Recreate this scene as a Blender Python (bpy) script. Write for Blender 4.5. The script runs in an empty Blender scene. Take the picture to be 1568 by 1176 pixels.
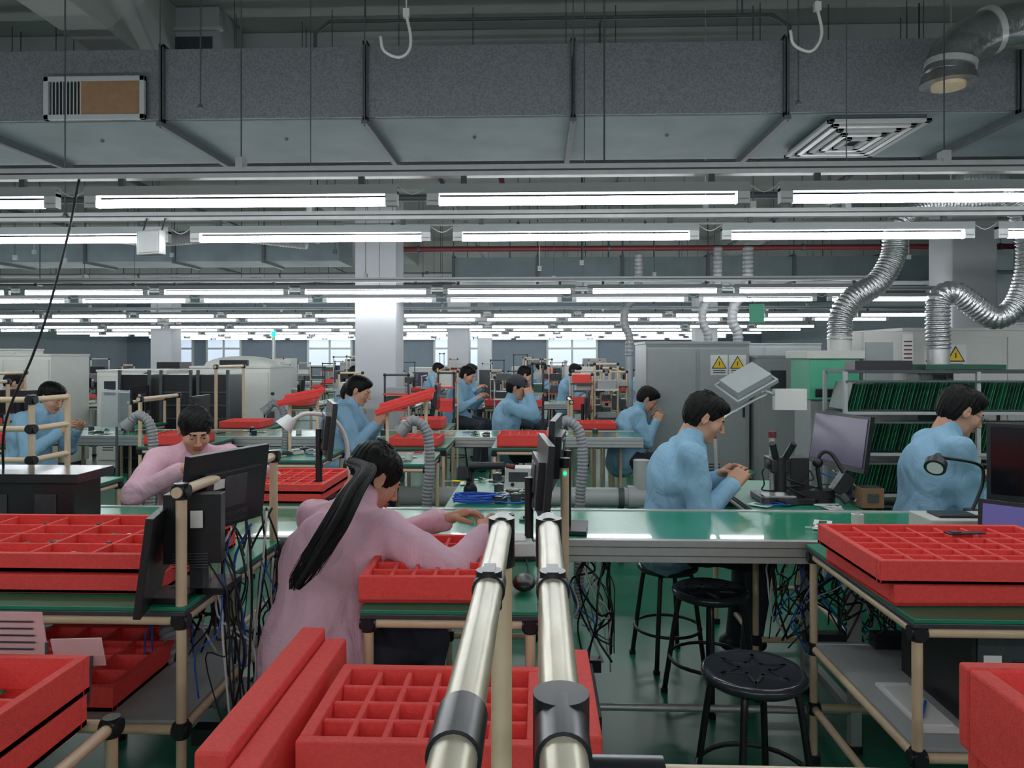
import bpy, math, random
import numpy as np
from mathutils import Vector, Matrix, Euler
random.seed(7); np.random.seed(7)
rnd=random.random
def U(a,b): return random.uniform(a,b)
sc=bpy.context.scene
# ---------------------------------------------------------------- materials
def lin(c):
    c=c/255.0
    return c/12.92 if c<=0.04045 else ((c+0.055)/1.055)**2.4
def mat(name,rgb,rough=.5,metal=0,ns=0,nv=0,bump=0,bs=None,emit=None,es=0,spec=.5,alpha=1,trans=0,stretch=None,coat=0,voro=False,dist=0,bd=.01):
    m=bpy.data.materials.new(name); m.use_nodes=True
    nt=m.node_tree; b=nt.nodes['Principled BSDF']
    col=(lin(rgb[0]),lin(rgb[1]),lin(rgb[2]),1)
    b.inputs['Base Color'].default_value=col
    b.inputs['Roughness'].default_value=rough
    b.inputs['Metallic'].default_value=metal
    b.inputs['Specular IOR Level'].default_value=spec
    b.inputs['Alpha'].default_value=alpha
    b.inputs['Transmission Weight'].default_value=trans
    b.inputs['Coat Weight'].default_value=coat
    if emit:
        b.inputs['Emission Color'].default_value=(lin(emit[0]),lin(emit[1]),lin(emit[2]),1)
        b.inputs['Emission Strength'].default_value=es
    if ns:
        tc=nt.nodes.new('ShaderNodeTexCoord'); mp=nt.nodes.new('ShaderNodeMapping')
        nt.links.new(tc.outputs['Object'],mp.inputs['Vector'])
        if stretch: mp.inputs['Scale'].default_value=stretch
        if voro:
            n=nt.nodes.new('ShaderNodeTexVoronoi'); n.inputs['Scale'].default_value=ns; out=n.outputs['Color']
        else:
            n=nt.nodes.new('ShaderNodeTexNoise'); n.inputs['Scale'].default_value=ns; n.inputs['Detail'].default_value=5; out=n.outputs['Fac']
        nt.links.new(mp.outputs['Vector'],n.inputs['Vector'])
        if nv:
            bw=nt.nodes.new('ShaderNodeRGBToBW'); nt.links.new(out,bw.inputs[0])
            r=nt.nodes.new('ShaderNodeValToRGB')
            r.color_ramp.elements[0].position=.25; r.color_ramp.elements[1].position=.75
            r.color_ramp.elements[0].color=tuple(min(1,c*(1-nv)) for c in col[:3])+(1,)
            r.color_ramp.elements[1].color=tuple(min(1,c*(1+nv)) for c in col[:3])+(1,)
            nt.links.new(bw.outputs[0],r.inputs[0]); nt.links.new(r.outputs[0],b.inputs['Base Color'])
        if bump:
            n2=nt.nodes.new('ShaderNodeTexNoise'); n2.inputs['Scale'].default_value=bs or ns; n2.inputs['Detail'].default_value=4
            n2.inputs['Distortion'].default_value=dist
            nt.links.new(mp.outputs['Vector'],n2.inputs['Vector'])
            bp=nt.nodes.new('ShaderNodeBump'); bp.inputs['Strength'].default_value=bump; bp.inputs['Distance'].default_value=bd
            nt.links.new(n2.outputs['Fac'],bp.inputs['Height']); nt.links.new(bp.outputs['Normal'],b.inputs['Normal'])
    return m
FLOOR=mat('floor_green_epoxy',(14,108,78),.28,ns=1.3,nv=.25,bump=.05,bs=3,spec=.28)
CEIL=mat('ceiling_paint',(168,173,169),.9,ns=1.2,nv=.16)
WALL=mat('wall_paint',(176,184,190),.85,ns=1.5,nv=.06)
WHITE=mat('white_enamel',(228,230,230),.45,ns=20,nv=.03)
HOUS=mat('batten_housing_grey',(160,164,164),.5,ns=20,nv=.03)
COLM=mat('column_paint',(200,202,206),.7,ns=3,nv=.05)
DUCT=mat('duct_insulation_foil',(110,115,118),.42,.25,ns=110,nv=.18,bump=.1,bs=80,voro=True)
DUCTD=mat('duct_underside',(108,122,126),.6,.15,ns=3,nv=.2)
STEELD=mat('dark_angle_steel',(80,86,89),.55,.3,ns=30,nv=.15)
ALU=mat('aluminium_profile',(196,198,196),.38,.5,ns=30,nv=.06)
FOIL=mat('flex_duct_foil',(205,207,208),.3,.9,ns=40,nv=.15,bump=.5,bs=60)
INSF=mat('insulated_duct_wrap',(132,134,135),.3,.8,ns=12,nv=.3,bump=.9,bs=18)
TUBE=mat('fluorescent_tube_glow',(255,255,255),.5,emit=(246,251,255),es=24)
BELT=mat('bench_green_mat',(32,138,104),.24,ns=5,nv=.10,coat=.2)
MATG=mat('antistatic_green_mat',(30,128,96),.38,ns=6,nv=.10)
BEIGE=mat('coated_pipe_ivory',(220,194,160),.35,ns=25,nv=.06)
STEELP=mat('worn_ivory_steel_pipe',(192,184,160),.3,.35,ns=34,nv=.3,stretch=(1,.3,1),bump=.08)
JOINT=mat('black_pipe_joint',(40,42,46),.32,.3,ns=30,nv=.2)
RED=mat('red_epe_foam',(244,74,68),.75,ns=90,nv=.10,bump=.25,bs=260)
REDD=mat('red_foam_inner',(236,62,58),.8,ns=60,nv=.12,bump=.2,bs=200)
BLACK=mat('black_plastic',(28,29,33),.38,ns=60,nv=.2,bump=.05)
BLACKG=mat('black_gloss_panel',(48,52,58),.15,ns=5,nv=.1)
DKGREY=mat('dark_grey_metal',(68,72,76),.4,.3,ns=30,nv=.15)
GREY=mat('machine_grey_paint',(158,164,164),.5,ns=8,nv=.05)
CREAM=mat('machine_cream_paint',(206,207,200),.5,ns=8,nv=.04)
MINT=mat('machine_mint_panel',(76,172,136),.5,ns=8,nv=.08)
SCREEN=mat('screen_dim_purple',(30,28,44),.2,emit=(74,66,104),es=.3)
SCREENB=mat('laptop_screen_blue',(30,28,50),.2,emit=(92,88,150),es=.6)
SCREEN2=mat('screen_dark',(20,20,26),.15)
PCB=mat('pcb_green',(34,104,70),.4,ns=70,nv=.4)
PCBD=mat('pcb_dark_green',(28,74,56),.4,ns=70,nv=.4)
YEL=mat('warning_yellow',(245,205,30),.5)
PAPER=mat('paper_white',(230,230,228),.8,ns=40,nv=.03)
PINKP=mat('paper_pink',(222,184,184),.8,ns=30,nv=.05)
WOOD=mat('cardboard_brown',(130,98,70),.8,ns=20,nv=.12)
GLASS=mat('acrylic_clear',(150,162,166),.15,alpha=.35)
CABLE=mat('cable_black',(20,20,22),.5)
CABW=mat('cable_white',(215,215,210),.45)
CABB=mat('cable_blue',(25,95,190),.5)
PVC=mat('pvc_pipe_grey',(170,174,172),.4,ns=5,nv=.05)
HOSE=mat('translucent_hose_grey',(140,142,144),.4,ns=20,nv=.1)
PIPER=mat('sprinkler_pipe_red',(104,34,38),.5)
BLUEG=mat('nitrile_blue',(40,90,200),.5)
WIN=mat('window_glass_daylight',(200,210,225),.2,emit=(205,220,242),es=.8)
BLUEW=mat('partition_blue',(138,150,164),.6,ns=3,nv=.06)
LEDG=mat('led_green',(0,255,120),.4,emit=(0,255,140),es=3)
LEDO=mat('lamp_orange',(255,150,30),.4,emit=(255,150,30),es=3)
LAMPF=mat('lamp_diffuser',(235,235,235),.3)
SKIN=mat('skin',(206,156,130),.7,ns=14,nv=.10,spec=.18,bump=.08,bs=90)
LIPS=mat('lips',(168,98,90),.6,spec=.2)
EYEW=mat('eye_white',(200,194,188),.4)
HAIR=mat('black_hair',(10,8,8),.6,ns=120,nv=.5,bump=.4,bs=160,stretch=(1,.25,.25),spec=.25)
BLUE=mat('blue_smock',(146,188,216),.9,ns=6,nv=.08,bump=.8,bs=6,spec=.12,dist=1.6,bd=.03,stretch=(1,1,.6))
PINK=mat('pink_smock',(230,184,200),.9,ns=6,nv=.07,bump=.8,bs=6,spec=.12,dist=1.6,bd=.03,stretch=(1,1,.6))
PANTS=mat('dark_trousers',(46,50,62),.8,ns=14,nv=.15,bump=.2)
SHOE=mat('dark_shoes',(34,34,38),.5,ns=20,nv=.1)
CAPM=mat('cap_fabric',(60,62,70),.8,ns=30,nv=.1)
# ---------------------------------------------------------------- mesh builder
def R3(rx=0,ry=0,rz=0): return np.array(Euler((rx,ry,rz)).to_matrix())
class MB:
    def __init__(s): s.V=[];s.F=[];s.M=[];s.S=[];s.mats=[];s.n=0
    def mi(s,m):
        if m not in s.mats: s.mats.append(m)
        return s.mats.index(m)
    def add(s,v,f,m,smooth=False):
        v=np.asarray(v,float); o=s.n; s.V.append(v); s.n+=len(v); k=s.mi(m)
        for q in f: s.F.append(tuple(int(i)+o for i in q))
        s.M+= [k]*len(f); s.S+=[smooth]*len(f)
    def boxc(s,c,sz,m,rot=None):
        h=np.array(sz)/2.
        v=np.array([(x,y,z) for x in(-1,1) for y in(-1,1) for z in(-1,1)])*h
        if rot is not None:
            if not isinstance(rot,np.ndarray): rot=R3(*rot)
            v=v@rot.T
        s.add(v+np.array(c),[(0,1,3,2),(4,6,7,5),(0,4,5,1),(2,3,7,6),(0,2,6,4),(1,5,7,3)],m)
    def box(s,x0,x1,y0,y1,z0,z1,m): s.boxc(((x0+x1)/2,(y0+y1)/2,(z0+z1)/2),(x1-x0,y1-y0,z1-z0),m)
    def cyl(s,p0,p1,r,m,r1=None,n=14,caps=True):
        p0=np.array(p0,float);p1=np.array(p1,float); r1=r if r1 is None else r1
        d=p1-p0; L=np.linalg.norm(d)
        if L<1e-6:return
        d/=L; a=np.array([0,0,1.]) if abs(d[2])<.9 else np.array([1.,0,0]); u=np.cross(d,a);u/=np.linalg.norm(u);w=np.cross(d,u)
        t=np.arange(n)*2*math.pi/n; c=np.outer(np.cos(t),u)+np.outer(np.sin(t),w)
        v=np.vstack([p0+c*r,p1+c*r1])
        s.add(v,[(i,n+i,n+(i+1)%n,(i+1)%n) for i in range(n)],m,True)
        if caps: 
            s.add(v,[tuple(range(n)),tuple(range(2*n-1,n-1,-1))],m)
    def sph(s,c,r,m,nu=16,nv=10,rot=None):
        r=np.array([r]*3) if np.isscalar(r) else np.array(r)
        v=[(0,0,1)]
        for j in range(1,nv):
            p=math.pi*j/nv
            for i in range(nu):
                t=2*math.pi*i/nu; v.append((math.sin(p)*math.cos(t),math.sin(p)*math.sin(t),math.cos(p)))
        v.append((0,0,-1)); v=np.array(v)*r
        if rot is not None: v=v@(rot if isinstance(rot,np.ndarray) else R3(*rot)).T
        f=[(0,1+i,1+(i+1)%nu) for i in range(nu)]
        for j in range(nv-2):
            a=1+j*nu;b=a+nu
            f+=[(a+i,b+i,b+(i+1)%nu,a+(i+1)%nu) for i in range(nu)]
        e=len(v)-1;a=1+(nv-2)*nu
        f+=[(a+i,e,a+(i+1)%nu) for i in range(nu)]
        s.add(v+np.array(c),f,m,True)
    def tube(s,pts,r,m,n=8,ns=8,corr=0,pitch=.02,r1=None,smooth=True):
        P=np.array(pts,float)
        if smooth and len(P)>2:
            Q=np.vstack([2*P[0]-P[1],P,2*P[-1]-P[-2]]); out=[]
            for i in range(1,len(Q)-2):
                for t in np.linspace(0,1,ns,endpoint=False):
                    a,b,c,d=Q[i-1],Q[i],Q[i+1],Q[i+2]
                    out.append(.5*((2*b)+(-a+c)*t+(2*a-5*b+4*c-d)*t*t+(-a+3*b-3*c+d)*t**3))
            out.append(P[-1]); P=np.array(out)
        L=np.r_[0,np.cumsum(np.linalg.norm(np.diff(P,axis=0),axis=1))]
        if corr:
            k=max(8,int(L[-1]/pitch*4)); t=np.linspace(0,L[-1],k)
            P=np.stack([np.interp(t,L,P[:,i]) for i in range(3)],1); L=t
        rr=r+((r1-r)*L/L[-1] if r1 is not None else 0*L)
        if corr: rr=rr*(1+corr*np.where((np.arange(len(P))%4)<2,1,-1)*1.0)
        T=np.gradient(P,axis=0); T/=np.linalg.norm(T,axis=1)[:,None]+1e-9
        a=np.array([0,0,1.]) if abs(T[0][2])<.9 else np.array([1.,0,0]); u=np.cross(T[0],a);u/=np.linalg.norm(u)
        th=np.arange(n)*2*math.pi/n; V=[]
        for i in range(len(P)):
            u=u-T[i]*u.dot(T[i]);u/=np.linalg.norm(u)+1e-9;w=np.cross(T[i],u)
            V.append(P[i]+(np.outer(np.cos(th),u)+np.outer(np.sin(th),w))*rr[i])
        V=np.vstack(V);k=len(P)
        f=[(j*n+i,j*n+(i+1)%n,(j+1)*n+(i+1)%n,(j+1)*n+i) for j in range(k-1) for i in range(n)]
        f+=[tuple(range(n-1,-1,-1)),tuple(range((k-1)*n,k*n))]
        s.add(V,f,m,True)
    def obj(s,name,bevel=0,seg=2):
        V=np.vstack(s.V); o=np.array([(V[:,0].min()+V[:,0].max())/2,(V[:,1].min()+V[:,1].max())/2,V[:,2].min()])
        me=bpy.data.meshes.new(name); me.from_pydata((V-o).tolist(),[],s.F)
        for m in s.mats: me.materials.append(m)
        me.polygons.foreach_set('material_index',s.M); me.polygons.foreach_set('use_smooth',s.S); me.update()
        ob=bpy.data.objects.new(name,me); ob.location=o; sc.collection.objects.link(ob)
        if bevel:
            b=ob.modifiers.new('bevel','BEVEL'); b.width=bevel; b.segments=seg; b.limit_method='ANGLE'; b.angle_limit=math.radians(50)
        return ob
# ---------------------------------------------------------------- room
CZ=4.2; X0,X1,Y0,Y1=-17,9,-3,30
m=MB(); m.box(X0,X1,Y0,Y1,-.1,0,FLOOR); m.obj('floor')
m=MB(); m.box(X0,X1,Y0,Y1,CZ,CZ+.1,CEIL); m.obj('ceiling')
m=MB(); m.box(X0-.1,X0,Y0,Y1,0,CZ,WALL); m.obj('wall_left')
m=MB(); m.box(X1,X1+.1,Y0,Y1,0,CZ,WALL); m.obj('wall_right')
m=MB(); m.box(X0,X1,Y0-.1,Y0,0,CZ,WALL); m.obj('wall_front')
m=MB(); m.box(X0,X1,Y1,Y1+.1,0,CZ,BLUEW); m.obj('wall_back')
for i,(xa,xb) in enumerate([(-15.5,-14.2),(-13.6,-12.2),(-9.4,-7.6),(-4.2,-2.0),(0.4,2.4)]):
    m=MB(); m.box(xa,xb,Y1-.04,Y1-.02,1.1,2.5,WIN)
    for x in (xa,(xa+xb)/2,xb): m.box(x-.04,x+.04,Y1-.09,Y1-.01,1.05,2.55,WHITE)
    for z in (1.08,1.8,2.52): m.box(xa,xb,Y1-.085,Y1-.01,z-.04,z+.04,WHITE)
    m.obj('window_%d'%(i+1))
for i,y in enumerate((8.7,17.4,26)):
    m=MB(); m.box(X0,X1,y-.2,y+.2,3.38,CZ-.001,CEIL); m.obj('ceiling_beam',.01)
for x in (-10,-2.95,4.1):
    m=MB(); m.box(x-.16,x+.16,Y0,Y1,3.62,CZ-.002,CEIL); m.obj('ceiling_beam',.01)
for y in (1.5,6.2,12.8,21.5):
    m=MB(); m.box(X0,X1,y-.12,y+.12,3.8,CZ-.003,CEIL); m.obj('ceiling_beam',.01)
def column(x,y,w=.5):
    m=MB(); m.box(x-w/2,x+w/2,y-w/2,y+w/2,0,3.38,COLM); m.box(x-w/2-.015,x+w/2+.015,y-w/2-.015,y+w/2+.015,0,.12,DKGREY)
    m.obj('column',.012)
column(-1.87,8.7,.48); column(-1.85,17.4,.5); column(-8.9,8.7,.5); column(-8.9,17.4,.5); column(4.9,8.7,.5); column(3.9,17.4,.5); column(-1.85,26,.5)
# ---------------------------------------------------------------- main duct
m=MB(); DX=[-7.7,-6.46,-5.22,-3.5,-2.27,-1.03,.21,1.46,2.8,4.1,5.4,6.8]
ya,yb,za,zb=4.4,5.42,2.93,3.36
for a,b in zip(DX[:-1],DX[1:]):
    m.box(a+.008,b-.008,ya,yb,za+.004,zb,DUCT)
    m.box(a+.012,b-.012,ya+.03,yb-.03,za-.001,za+.01,DUCTD)
    m.sph(((a+b)/2,ya+.4,za-.004),.012,STEELD,8,6)
for x in DX:
    for dx in (-.011,.011):
        m.box(x+dx-.004,x+dx+.004,ya-.025,ya+.005,za-.025,zb+.025,STEELD)
        m.box(x+dx-.004,x+dx+.004,ya-.025,yb+.025,za-.025,za+.003,STEELD)
        m.box(x+dx-.004,x+dx+.004,ya-.025,yb+.025,zb,zb+.025,STEELD)
    m.box(x-.018,x+.018,ya-.05,yb+.05,za-.05,za-.025,STEELD)
    for y in (ya-.035,yb+.035): m.cyl((x,y,za-.06),(x,y,CZ-.003),.004,STEELD,n=6)
m.obj('air_duct',.002)
m=MB(); xa,xb=-2.98,-2.36; z0,z1=2.925,3.185
m.box(xa,xb,ya-.03,ya-.02,z0,z1,DKGREY)
for (a,b,c,d) in ((xa,xb,z0,z0+.03),(xa,xb,z1-.03,z1),(xa,xa+.03,z0,z1),(xb-.03,xb,z0,z1)): m.box(a,b,ya-.05,ya-.02,c,d,HOUS)
for i in range(9): m.boxc((xa+.05+i*.022,ya-.04,(z0+z1)/2),(.006,.02,.2),HOUS,(0,0,.5))
m.box(-2.76,xb-.03,ya-.045,ya-.03,z0+.03,z1-.03,WOOD); m.obj('duct_side_grille',.002)
m=MB(); cx,cy=2.02,4.82
for i in range(5):
    w=.30-.055*i; h=.40-.07*i; z=za-.03-.0-.006*i
    for (a,b,c,d) in ((cx-w,cx+w,cy-h,cy-h+.035),(cx-w,cx+w,cy+h-.035,cy+h),(cx-w,cx-w+.035,cy-h,cy+h),(cx+w-.035,cx+w,cy-h,cy+h)): m.box(a,b,c,d,z-.02,z,HOUS if i%2==0 else ALU)
m.box(cx-.28,cx+.28,cy-.38,cy+.38,za-.03,za-.001,STEELD); m.obj('ceiling_diffuser',.002)
m=MB(); m.tube([(3.6,3.85,3.21),(2.9,3.85,3.20),(2.5,3.85,3.19),(2.27,3.85,3.14),(2.13,3.85,3.04),(2.1,3.85,2.93)],.115,INSF,n=20,ns=10)
for p,q in (((2.62,3.85,3.193),(2.58,3.85,3.192)),((2.32,3.85,3.165),(2.29,3.85,3.155)),((2.115,3.85,3.0),(2.11,3.85,2.97))): m.cyl(p,q,.122,ALU,n=20)
m.cyl((2.1,3.85,2.94),(2.1,3.85,2.89),.122,INSF,r1=.135,n=20); m.cyl((2.1,3.85,2.895),(2.1,3.85,2.87),.08,BEIGE,n=20)
m.cyl((2.9,3.85,3.3),(2.9,3.85,CZ-.002),.006,STEELD,n=6);m.cyl((2.5,3.85,3.3),(2.5,3.85,CZ-.002),.006,STEELD,n=6); m.obj('insulated_supply_duct')
m=MB(); m.box(-1.2,6,10.5,11.1,2.55,2.9,DUCTD); 
for x in np.arange(-1.2,6,1.2): m.box(x-.02,x+.02,10.47,11.13,2.52,2.93,STEELD); m.cyl((x,10.5,2.9),(x,10.5,CZ-.002),.01,STEELD,n=6)
m.obj('air_duct',.003)
m=MB(); m.box(-12,-2.6,9.6,10.3,2.75,3.1,DUCTD)
for x in np.arange(-12,-2.6,1.2): m.box(x-.02,x+.02,9.57,10.33,2.72,3.13,STEELD); m.cyl((x,9.6,3.1),(x,9.6,CZ-.002),.01,STEELD,n=6)
m.obj('air_duct',.003)
def pipe_run(name,y,z,r,mt,xa=-12,xb=8.5,hang=2.4):
    m=MB(); m.cyl((xa,y,z),(xb,y,z),r,mt,n=10)
    for x in np.arange(xa+.5,xb,hang):
        m.cyl((x,y,z),(x,y,CZ-.002),.004,STEELD,n=5); m.cyl((x-.015,y,z),(x+.015,y,z),r*1.25,STEELD,n=10)
    m.obj(name)
pipe_run('conduit_pipe',5.9,3.06,.016,STEELD); pipe_run('conduit_pipe',6.0,3.14,.012,PVC); pipe_run('conduit_pipe',7.0,3.22,.02,GREY)
pipe_run('conduit_pipe',5.7,2.98,.012,STEELD,hang=1.1); pipe_run('cable_tray',6.6,2.92,.03,STEELD,-12,8.5,1.6); pipe_run('conduit_pipe',7.6,2.86,.016,PVC,-2,8.5,1.3); pipe_run('conduit_pipe',8.2,3.05,.03,STEELD)
pipe_run('sprinkler_pipe',9.3,2.85,.035,PIPER,-2,8.5); pipe_run('sprinkler_pipe',13.5,3.0,.035,PIPER)
pipe_run('conduit_pipe',12.2,2.85,.03,GREY); pipe_run('conduit_pipe',14.4,2.9,.04,STEELD); pipe_run('cable_tray',7.8,2.78,.03,STEELD,-12,-2.3)
m=MB()
for x,z in ((-4.4,3.4),(-1.1,3.5),(.9,3.45),(3.2,3.35),(-6.5,3.3)):
    m.cyl((x,5.6,z),(x,24,z),.025,STEELD,n=8)
    for y in np.arange(6.5,24,2.5): m.cyl((x,y,z),(x,y,CZ-.002),.005,STEELD,n=5)
m.obj('conduit_pipe_bank')
m=MB()
for i in range(46):
    x=U(-8,6);y=random.choice([5.75,6.65,7.9,9.0,11.4,13.0]); z=U(2.25,2.8); m.cyl((x,y,z),(x,y,CZ-.002),U(.003,.007),random.choice([STEELD,STEELD,CABLE,PVC]),n=5); m.boxc((x,y,z),(.04,.03,.05),random.choice([STEELD,GREY,HOUS]))
m.obj('overhead_drop_wires')
m=MB()
for y,z in ((15.5,2.75),(19,2.9),(23,2.8)):
    m.box(-14,8,y,y+.5,z,z+.25,DUCTD)
    for x in np.arange(-13.5,8,1.5): m.cyl((x,y+.25,z),(x,y+.25,CZ-.002),.01,STEELD,n=5)
m.obj('air_duct',.003)
m=MB(); m.tube([(-1.55,5.1,3.5),(-1.55,5.1,3.75),(-1.45,5.1,3.83),(.2,5.1,3.83),(1.6,5.1,3.83),(1.72,5.1,3.75),(1.72,5.1,3.5)],.014,STEELD,n=8,smooth=False)
for x in (-1.2,1.4): m.cyl((x,5.1,3.83),(x,5.1,CZ-.002),.006,STEELD,n=5)
m.cyl((-1.55,5.1,3.37),(-1.55,5.1,3.5),.014,PVC); m.cyl((1.72,5.1,3.37),(1.72,5.1,3.5),.014,PVC); m.obj('conduit_pipe')
m=MB(); m.tube([(-.55,6.8,CZ-.01),(-.5,6.8,3.9),(-.35,6.8,3.2),(-.3,6.8,3.0)],.025,PIPER,n=8); m.obj('sprinkler_drop_pipe')
m=MB(); m.box(-3.05,-2.45,5.6,6.05,3.78,4.19,GREY); m.box(-3.0,-2.5,5.59,5.6,3.82,3.96,DKGREY); m.box(-3.08,-2.42,5.57,5.62,4.0,4.03,ALU); m.obj('ceiling_fan_coil_unit',.015)
for x,y,zb_ in ((-2.55,3.9,2.25),(-1.9,4.1,2.9),(.25,3.95,2.25),(.27,3.0,2.25),(1.5,4.3,2.95)):
    m=MB(); m.cyl((x,y,zb_),(x,y,CZ-.002),.004,STEELD,n=6); m.sph((x,y,zb_+.01),.012,STEELD,8,6); m.boxc((x,y,zb_),(.03,.03,.008),STEELD); m.obj('suspension_rod')
for x,s in ((-.8,1),(1.52,.8)):
    m=MB(); m.tube([(x-.1,4.2,3.33),(x-.08,4.2,3.25),(x,4.2,3.21),(x+.06*s,4.2,3.24),(x+.075,4.2,3.32),(x+.05,4.2,3.45)],.009,CABW,n=8)
    m.cyl((x+.05,4.2,3.45),(x+.05,4.2,CZ-.002),.004,CABW,n=6); m.boxc((x+.05,4.2,3.46),(.035,.03,.05),CABW); m.obj('hanging_cable_hook')
m=MB(); m.cyl((2.62,4.0,2.2),(2.62,4.0,CZ-.002),.018,BEIGE); m.cyl((2.62,4.0,2.2),(2.62,4.0,2.27),.025,JOINT); m.obj('drop_conduit_pole')
m=MB(); m.tube([(-1.9,3.0,2.24),(-1.95,3,2.0),(-2.03,3.0,1.7),(-2.1,3,1.5),(-2.22,3,1.2),(-2.3,3.12,.83)],.005,CABLE,n=6); m.obj('hanging_cable')
m=MB(); m.tube([(-4.6,7.6,2.78),(-4,7.6,2.72),(-3.2,7.6,2.76),(-2.4,7.6,2.68)],.07,HOSE,n=14,corr=.05,pitch=.03); m.obj('flexible_duct')
# ---------------------------------------------------------------- fluorescent rows
def lightrow(y,z=2.13,xs=-1.82,i0=-3,i1=4,pitch=1.42,rods=True,L=1.2):
    m=MB(); xa=xs+i0*pitch-.15; xb=xs+i1*pitch+L+.15
    m.box(xa,xb,y-.022,y+.022,z+.10,z+.145,ALU); m.box(xa,xb,y-.024,y-.022,z+.118,z+.125,DKGREY)
    for i in range(i0,i1+1):
        x=xs+i*pitch
        m.box(x-.05,x+L+.05,y-.02,y+.02,z+.03,z+.068,HOUS)
        for xx in (x-.025,x+L+.025):
            m.boxc((xx,y,z+.012),(.05,.036,.06),ALU); m.cyl((xx-.02,y,z),(xx+.02,y,z),.019,GREY,n=10)
        for xx in (x+.1,x+L-.1): m.box(xx-.012,xx+.012,y-.01,y+.01,z+.065,z+.102,DKGREY)
        m.cyl((x,y,z),(x+L,y,z),.0175,TUBE,n=8,caps=False)
        m.tube([(x+L+.05,y,z+.06),(x+L+.11,y,z+.03),(x+pitch-.05,y,z+.06)],.003,CABW,n=5,ns=3)
        if rods and i%2==0:
            m.cyl((x+.6,y,z+.145),(x+.6,y,CZ-.002),.003,STEELD,n=5)
            m.boxc((x+.6,y,z+.16),(.03,.05,.05),ALU)
    return m.obj('fluorescent_light_row')
lightrow(-1.45); lightrow(-.4)
lightrow(3.0); lightrow(3.93)
lightrow(7.25,xs=-2.3,i0=-5,i1=3); lightrow(8.35,xs=-2.4,i0=-5,i1=4)
for k,(y,xs) in enumerate([(11.6,-2.1),(12.95,-2.3),(16.0,-2.4),(17.95,-2.0),(20.4,-2.2),(22.6,-2.6),(25,-2.0),(27.5,-2.2)]):
    lightrow(y,xs=xs,i0=-8,i1=5,rods=k<2)
m=MB(); m.boxc((-2.05,3.85,2.1),(.15,.05,.13),ALU,(0,0,-.3)); m.boxc((-2.05,3.82,2.1),(.13,.01,.11),WHITE,(0,0,-.3))
m.cyl((-2.1,3.86,2.16),(-2.1,3.9,2.24),.004,STEELD); m.cyl((-2.0,3.86,2.16),(-2.0,3.9,2.24),.004,STEELD); m.obj('hanging_speaker_box',.004)
# ---------------------------------------------------------------- benches
PR=.014
def joint(m,p,r=.02,h=.045):
    x,y,z=p; m.cyl((x,y,z-h/2),(x,y,z+h/2),r,JOINT,n=12); m.cyl((x-h/2,y,z),(x+h/2,y,z),r*.95,JOINT,n=12); m.cyl((x,y-h/2,z),(x,y+h/2,z),r*.95,JOINT,n=12)
def bench(x0,x1,y0,y1,z=.8,shelf=None,name='workbench',posts=None,low=True):
    m=MB(); m.box(x0,x1,y0,y1,z-.012,z,MATG); m.box(x0,x1,y0,y1,z-.026,z-.0125,DKGREY)
    zz=z-.042; a,b,c,d=x0+.02,x1-.02,y0+.02,y1-.02
    def frame(zz):
        for p,q in (((a,c),(b,c)),((b,c),(b,d)),((b,d),(a,d)),((a,d),(a,c))): m.cyl((p[0],p[1],zz),(q[0],q[1],zz),PR,BEIGE)
        for p in ((a,c),(b,c),(b,d),(a,d)): joint(m,(p[0],p[1],zz))
    frame(zz)
    if low: frame(.2)
    if shelf: frame(shelf); m.box(a,b,c,d,shelf+.015,shelf+.025,HOUS)
    for p in ((a,c),(b,c),(b,d),(a,d)):
        m.cyl((p[0],p[1],.0),(p[0],p[1],zz),PR,BEIGE); m.cyl((p[0],p[1],0),(p[0],p[1],.03),.024,JOINT)
    if posts:
        h,side=posts; x=b if side>0 else a
        for y in (c,d): m.cyl((x,y,zz),(x,y,h),PR*1.1,BEIGE)
        m.cyl((x,c-.03,h),(x,d+.03,h),PR*1.1,BEIGE); joint(m,(x,c,h)); joint(m,(x,d,h))
    return m.obj(name,.002)
def conveyor(x0,x1,y0,y1,z=.8,name='conveyor_line'):
    m=MB(); m.box(x0,x1,y0+.03,y1-.03,z-.02,z,BELT)
    for y,s in ((y0,1),(y1,-1)):
        ya_,yb_=sorted((y,y+s*.03)); m.box(x0,x1,ya_,yb_,z-.08,z+.004,ALU)
        yy=y-s*.001; 
        for zz in (z-.022,z-.055): m.boxc(((x0+x1)/2,yy,zz),(x1-x0,.004,.003),DKGREY)
    m.box(x0,x1,y0+.12,y1-.12,z-.10,z-.03,DKGREY)
    for x in np.arange(x0+.1,x1,1.42):
        for y in (y0+.04,y1-.04):
            m.boxc((x,y,(z-.08)/2),(.04,.04,z-.08),ALU); m.cyl((x,y,0),(x,y,.03),.03,JOINT)
        m.boxc((x,(y0+y1)/2,.15),(.035,y1-y0-.08,.035),ALU)
    m.cyl((x0,y0+.05,.15),(x1,y0+.05,.15),.014,ALU)
    return m.obj(name,.002)
conveyor(-6,5.2,2.8,3.38)
bench(-2.6,-.98,2.02,2.785,posts=(1.12,1),shelf=.45)
bench(-.49,.0,2.02,2.785)
bench(1.0,2.3,2.0,2.785,shelf=.42)
bench(-.43,.0,3.4,4.2); bench(-1.45,-.98,3.4,4.2); bench(.98,1.48,3.4,4.2); bench(2.3,3.0,3.4,4.2); bench(-2.9,-2.4,3.4,4.2)
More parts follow.
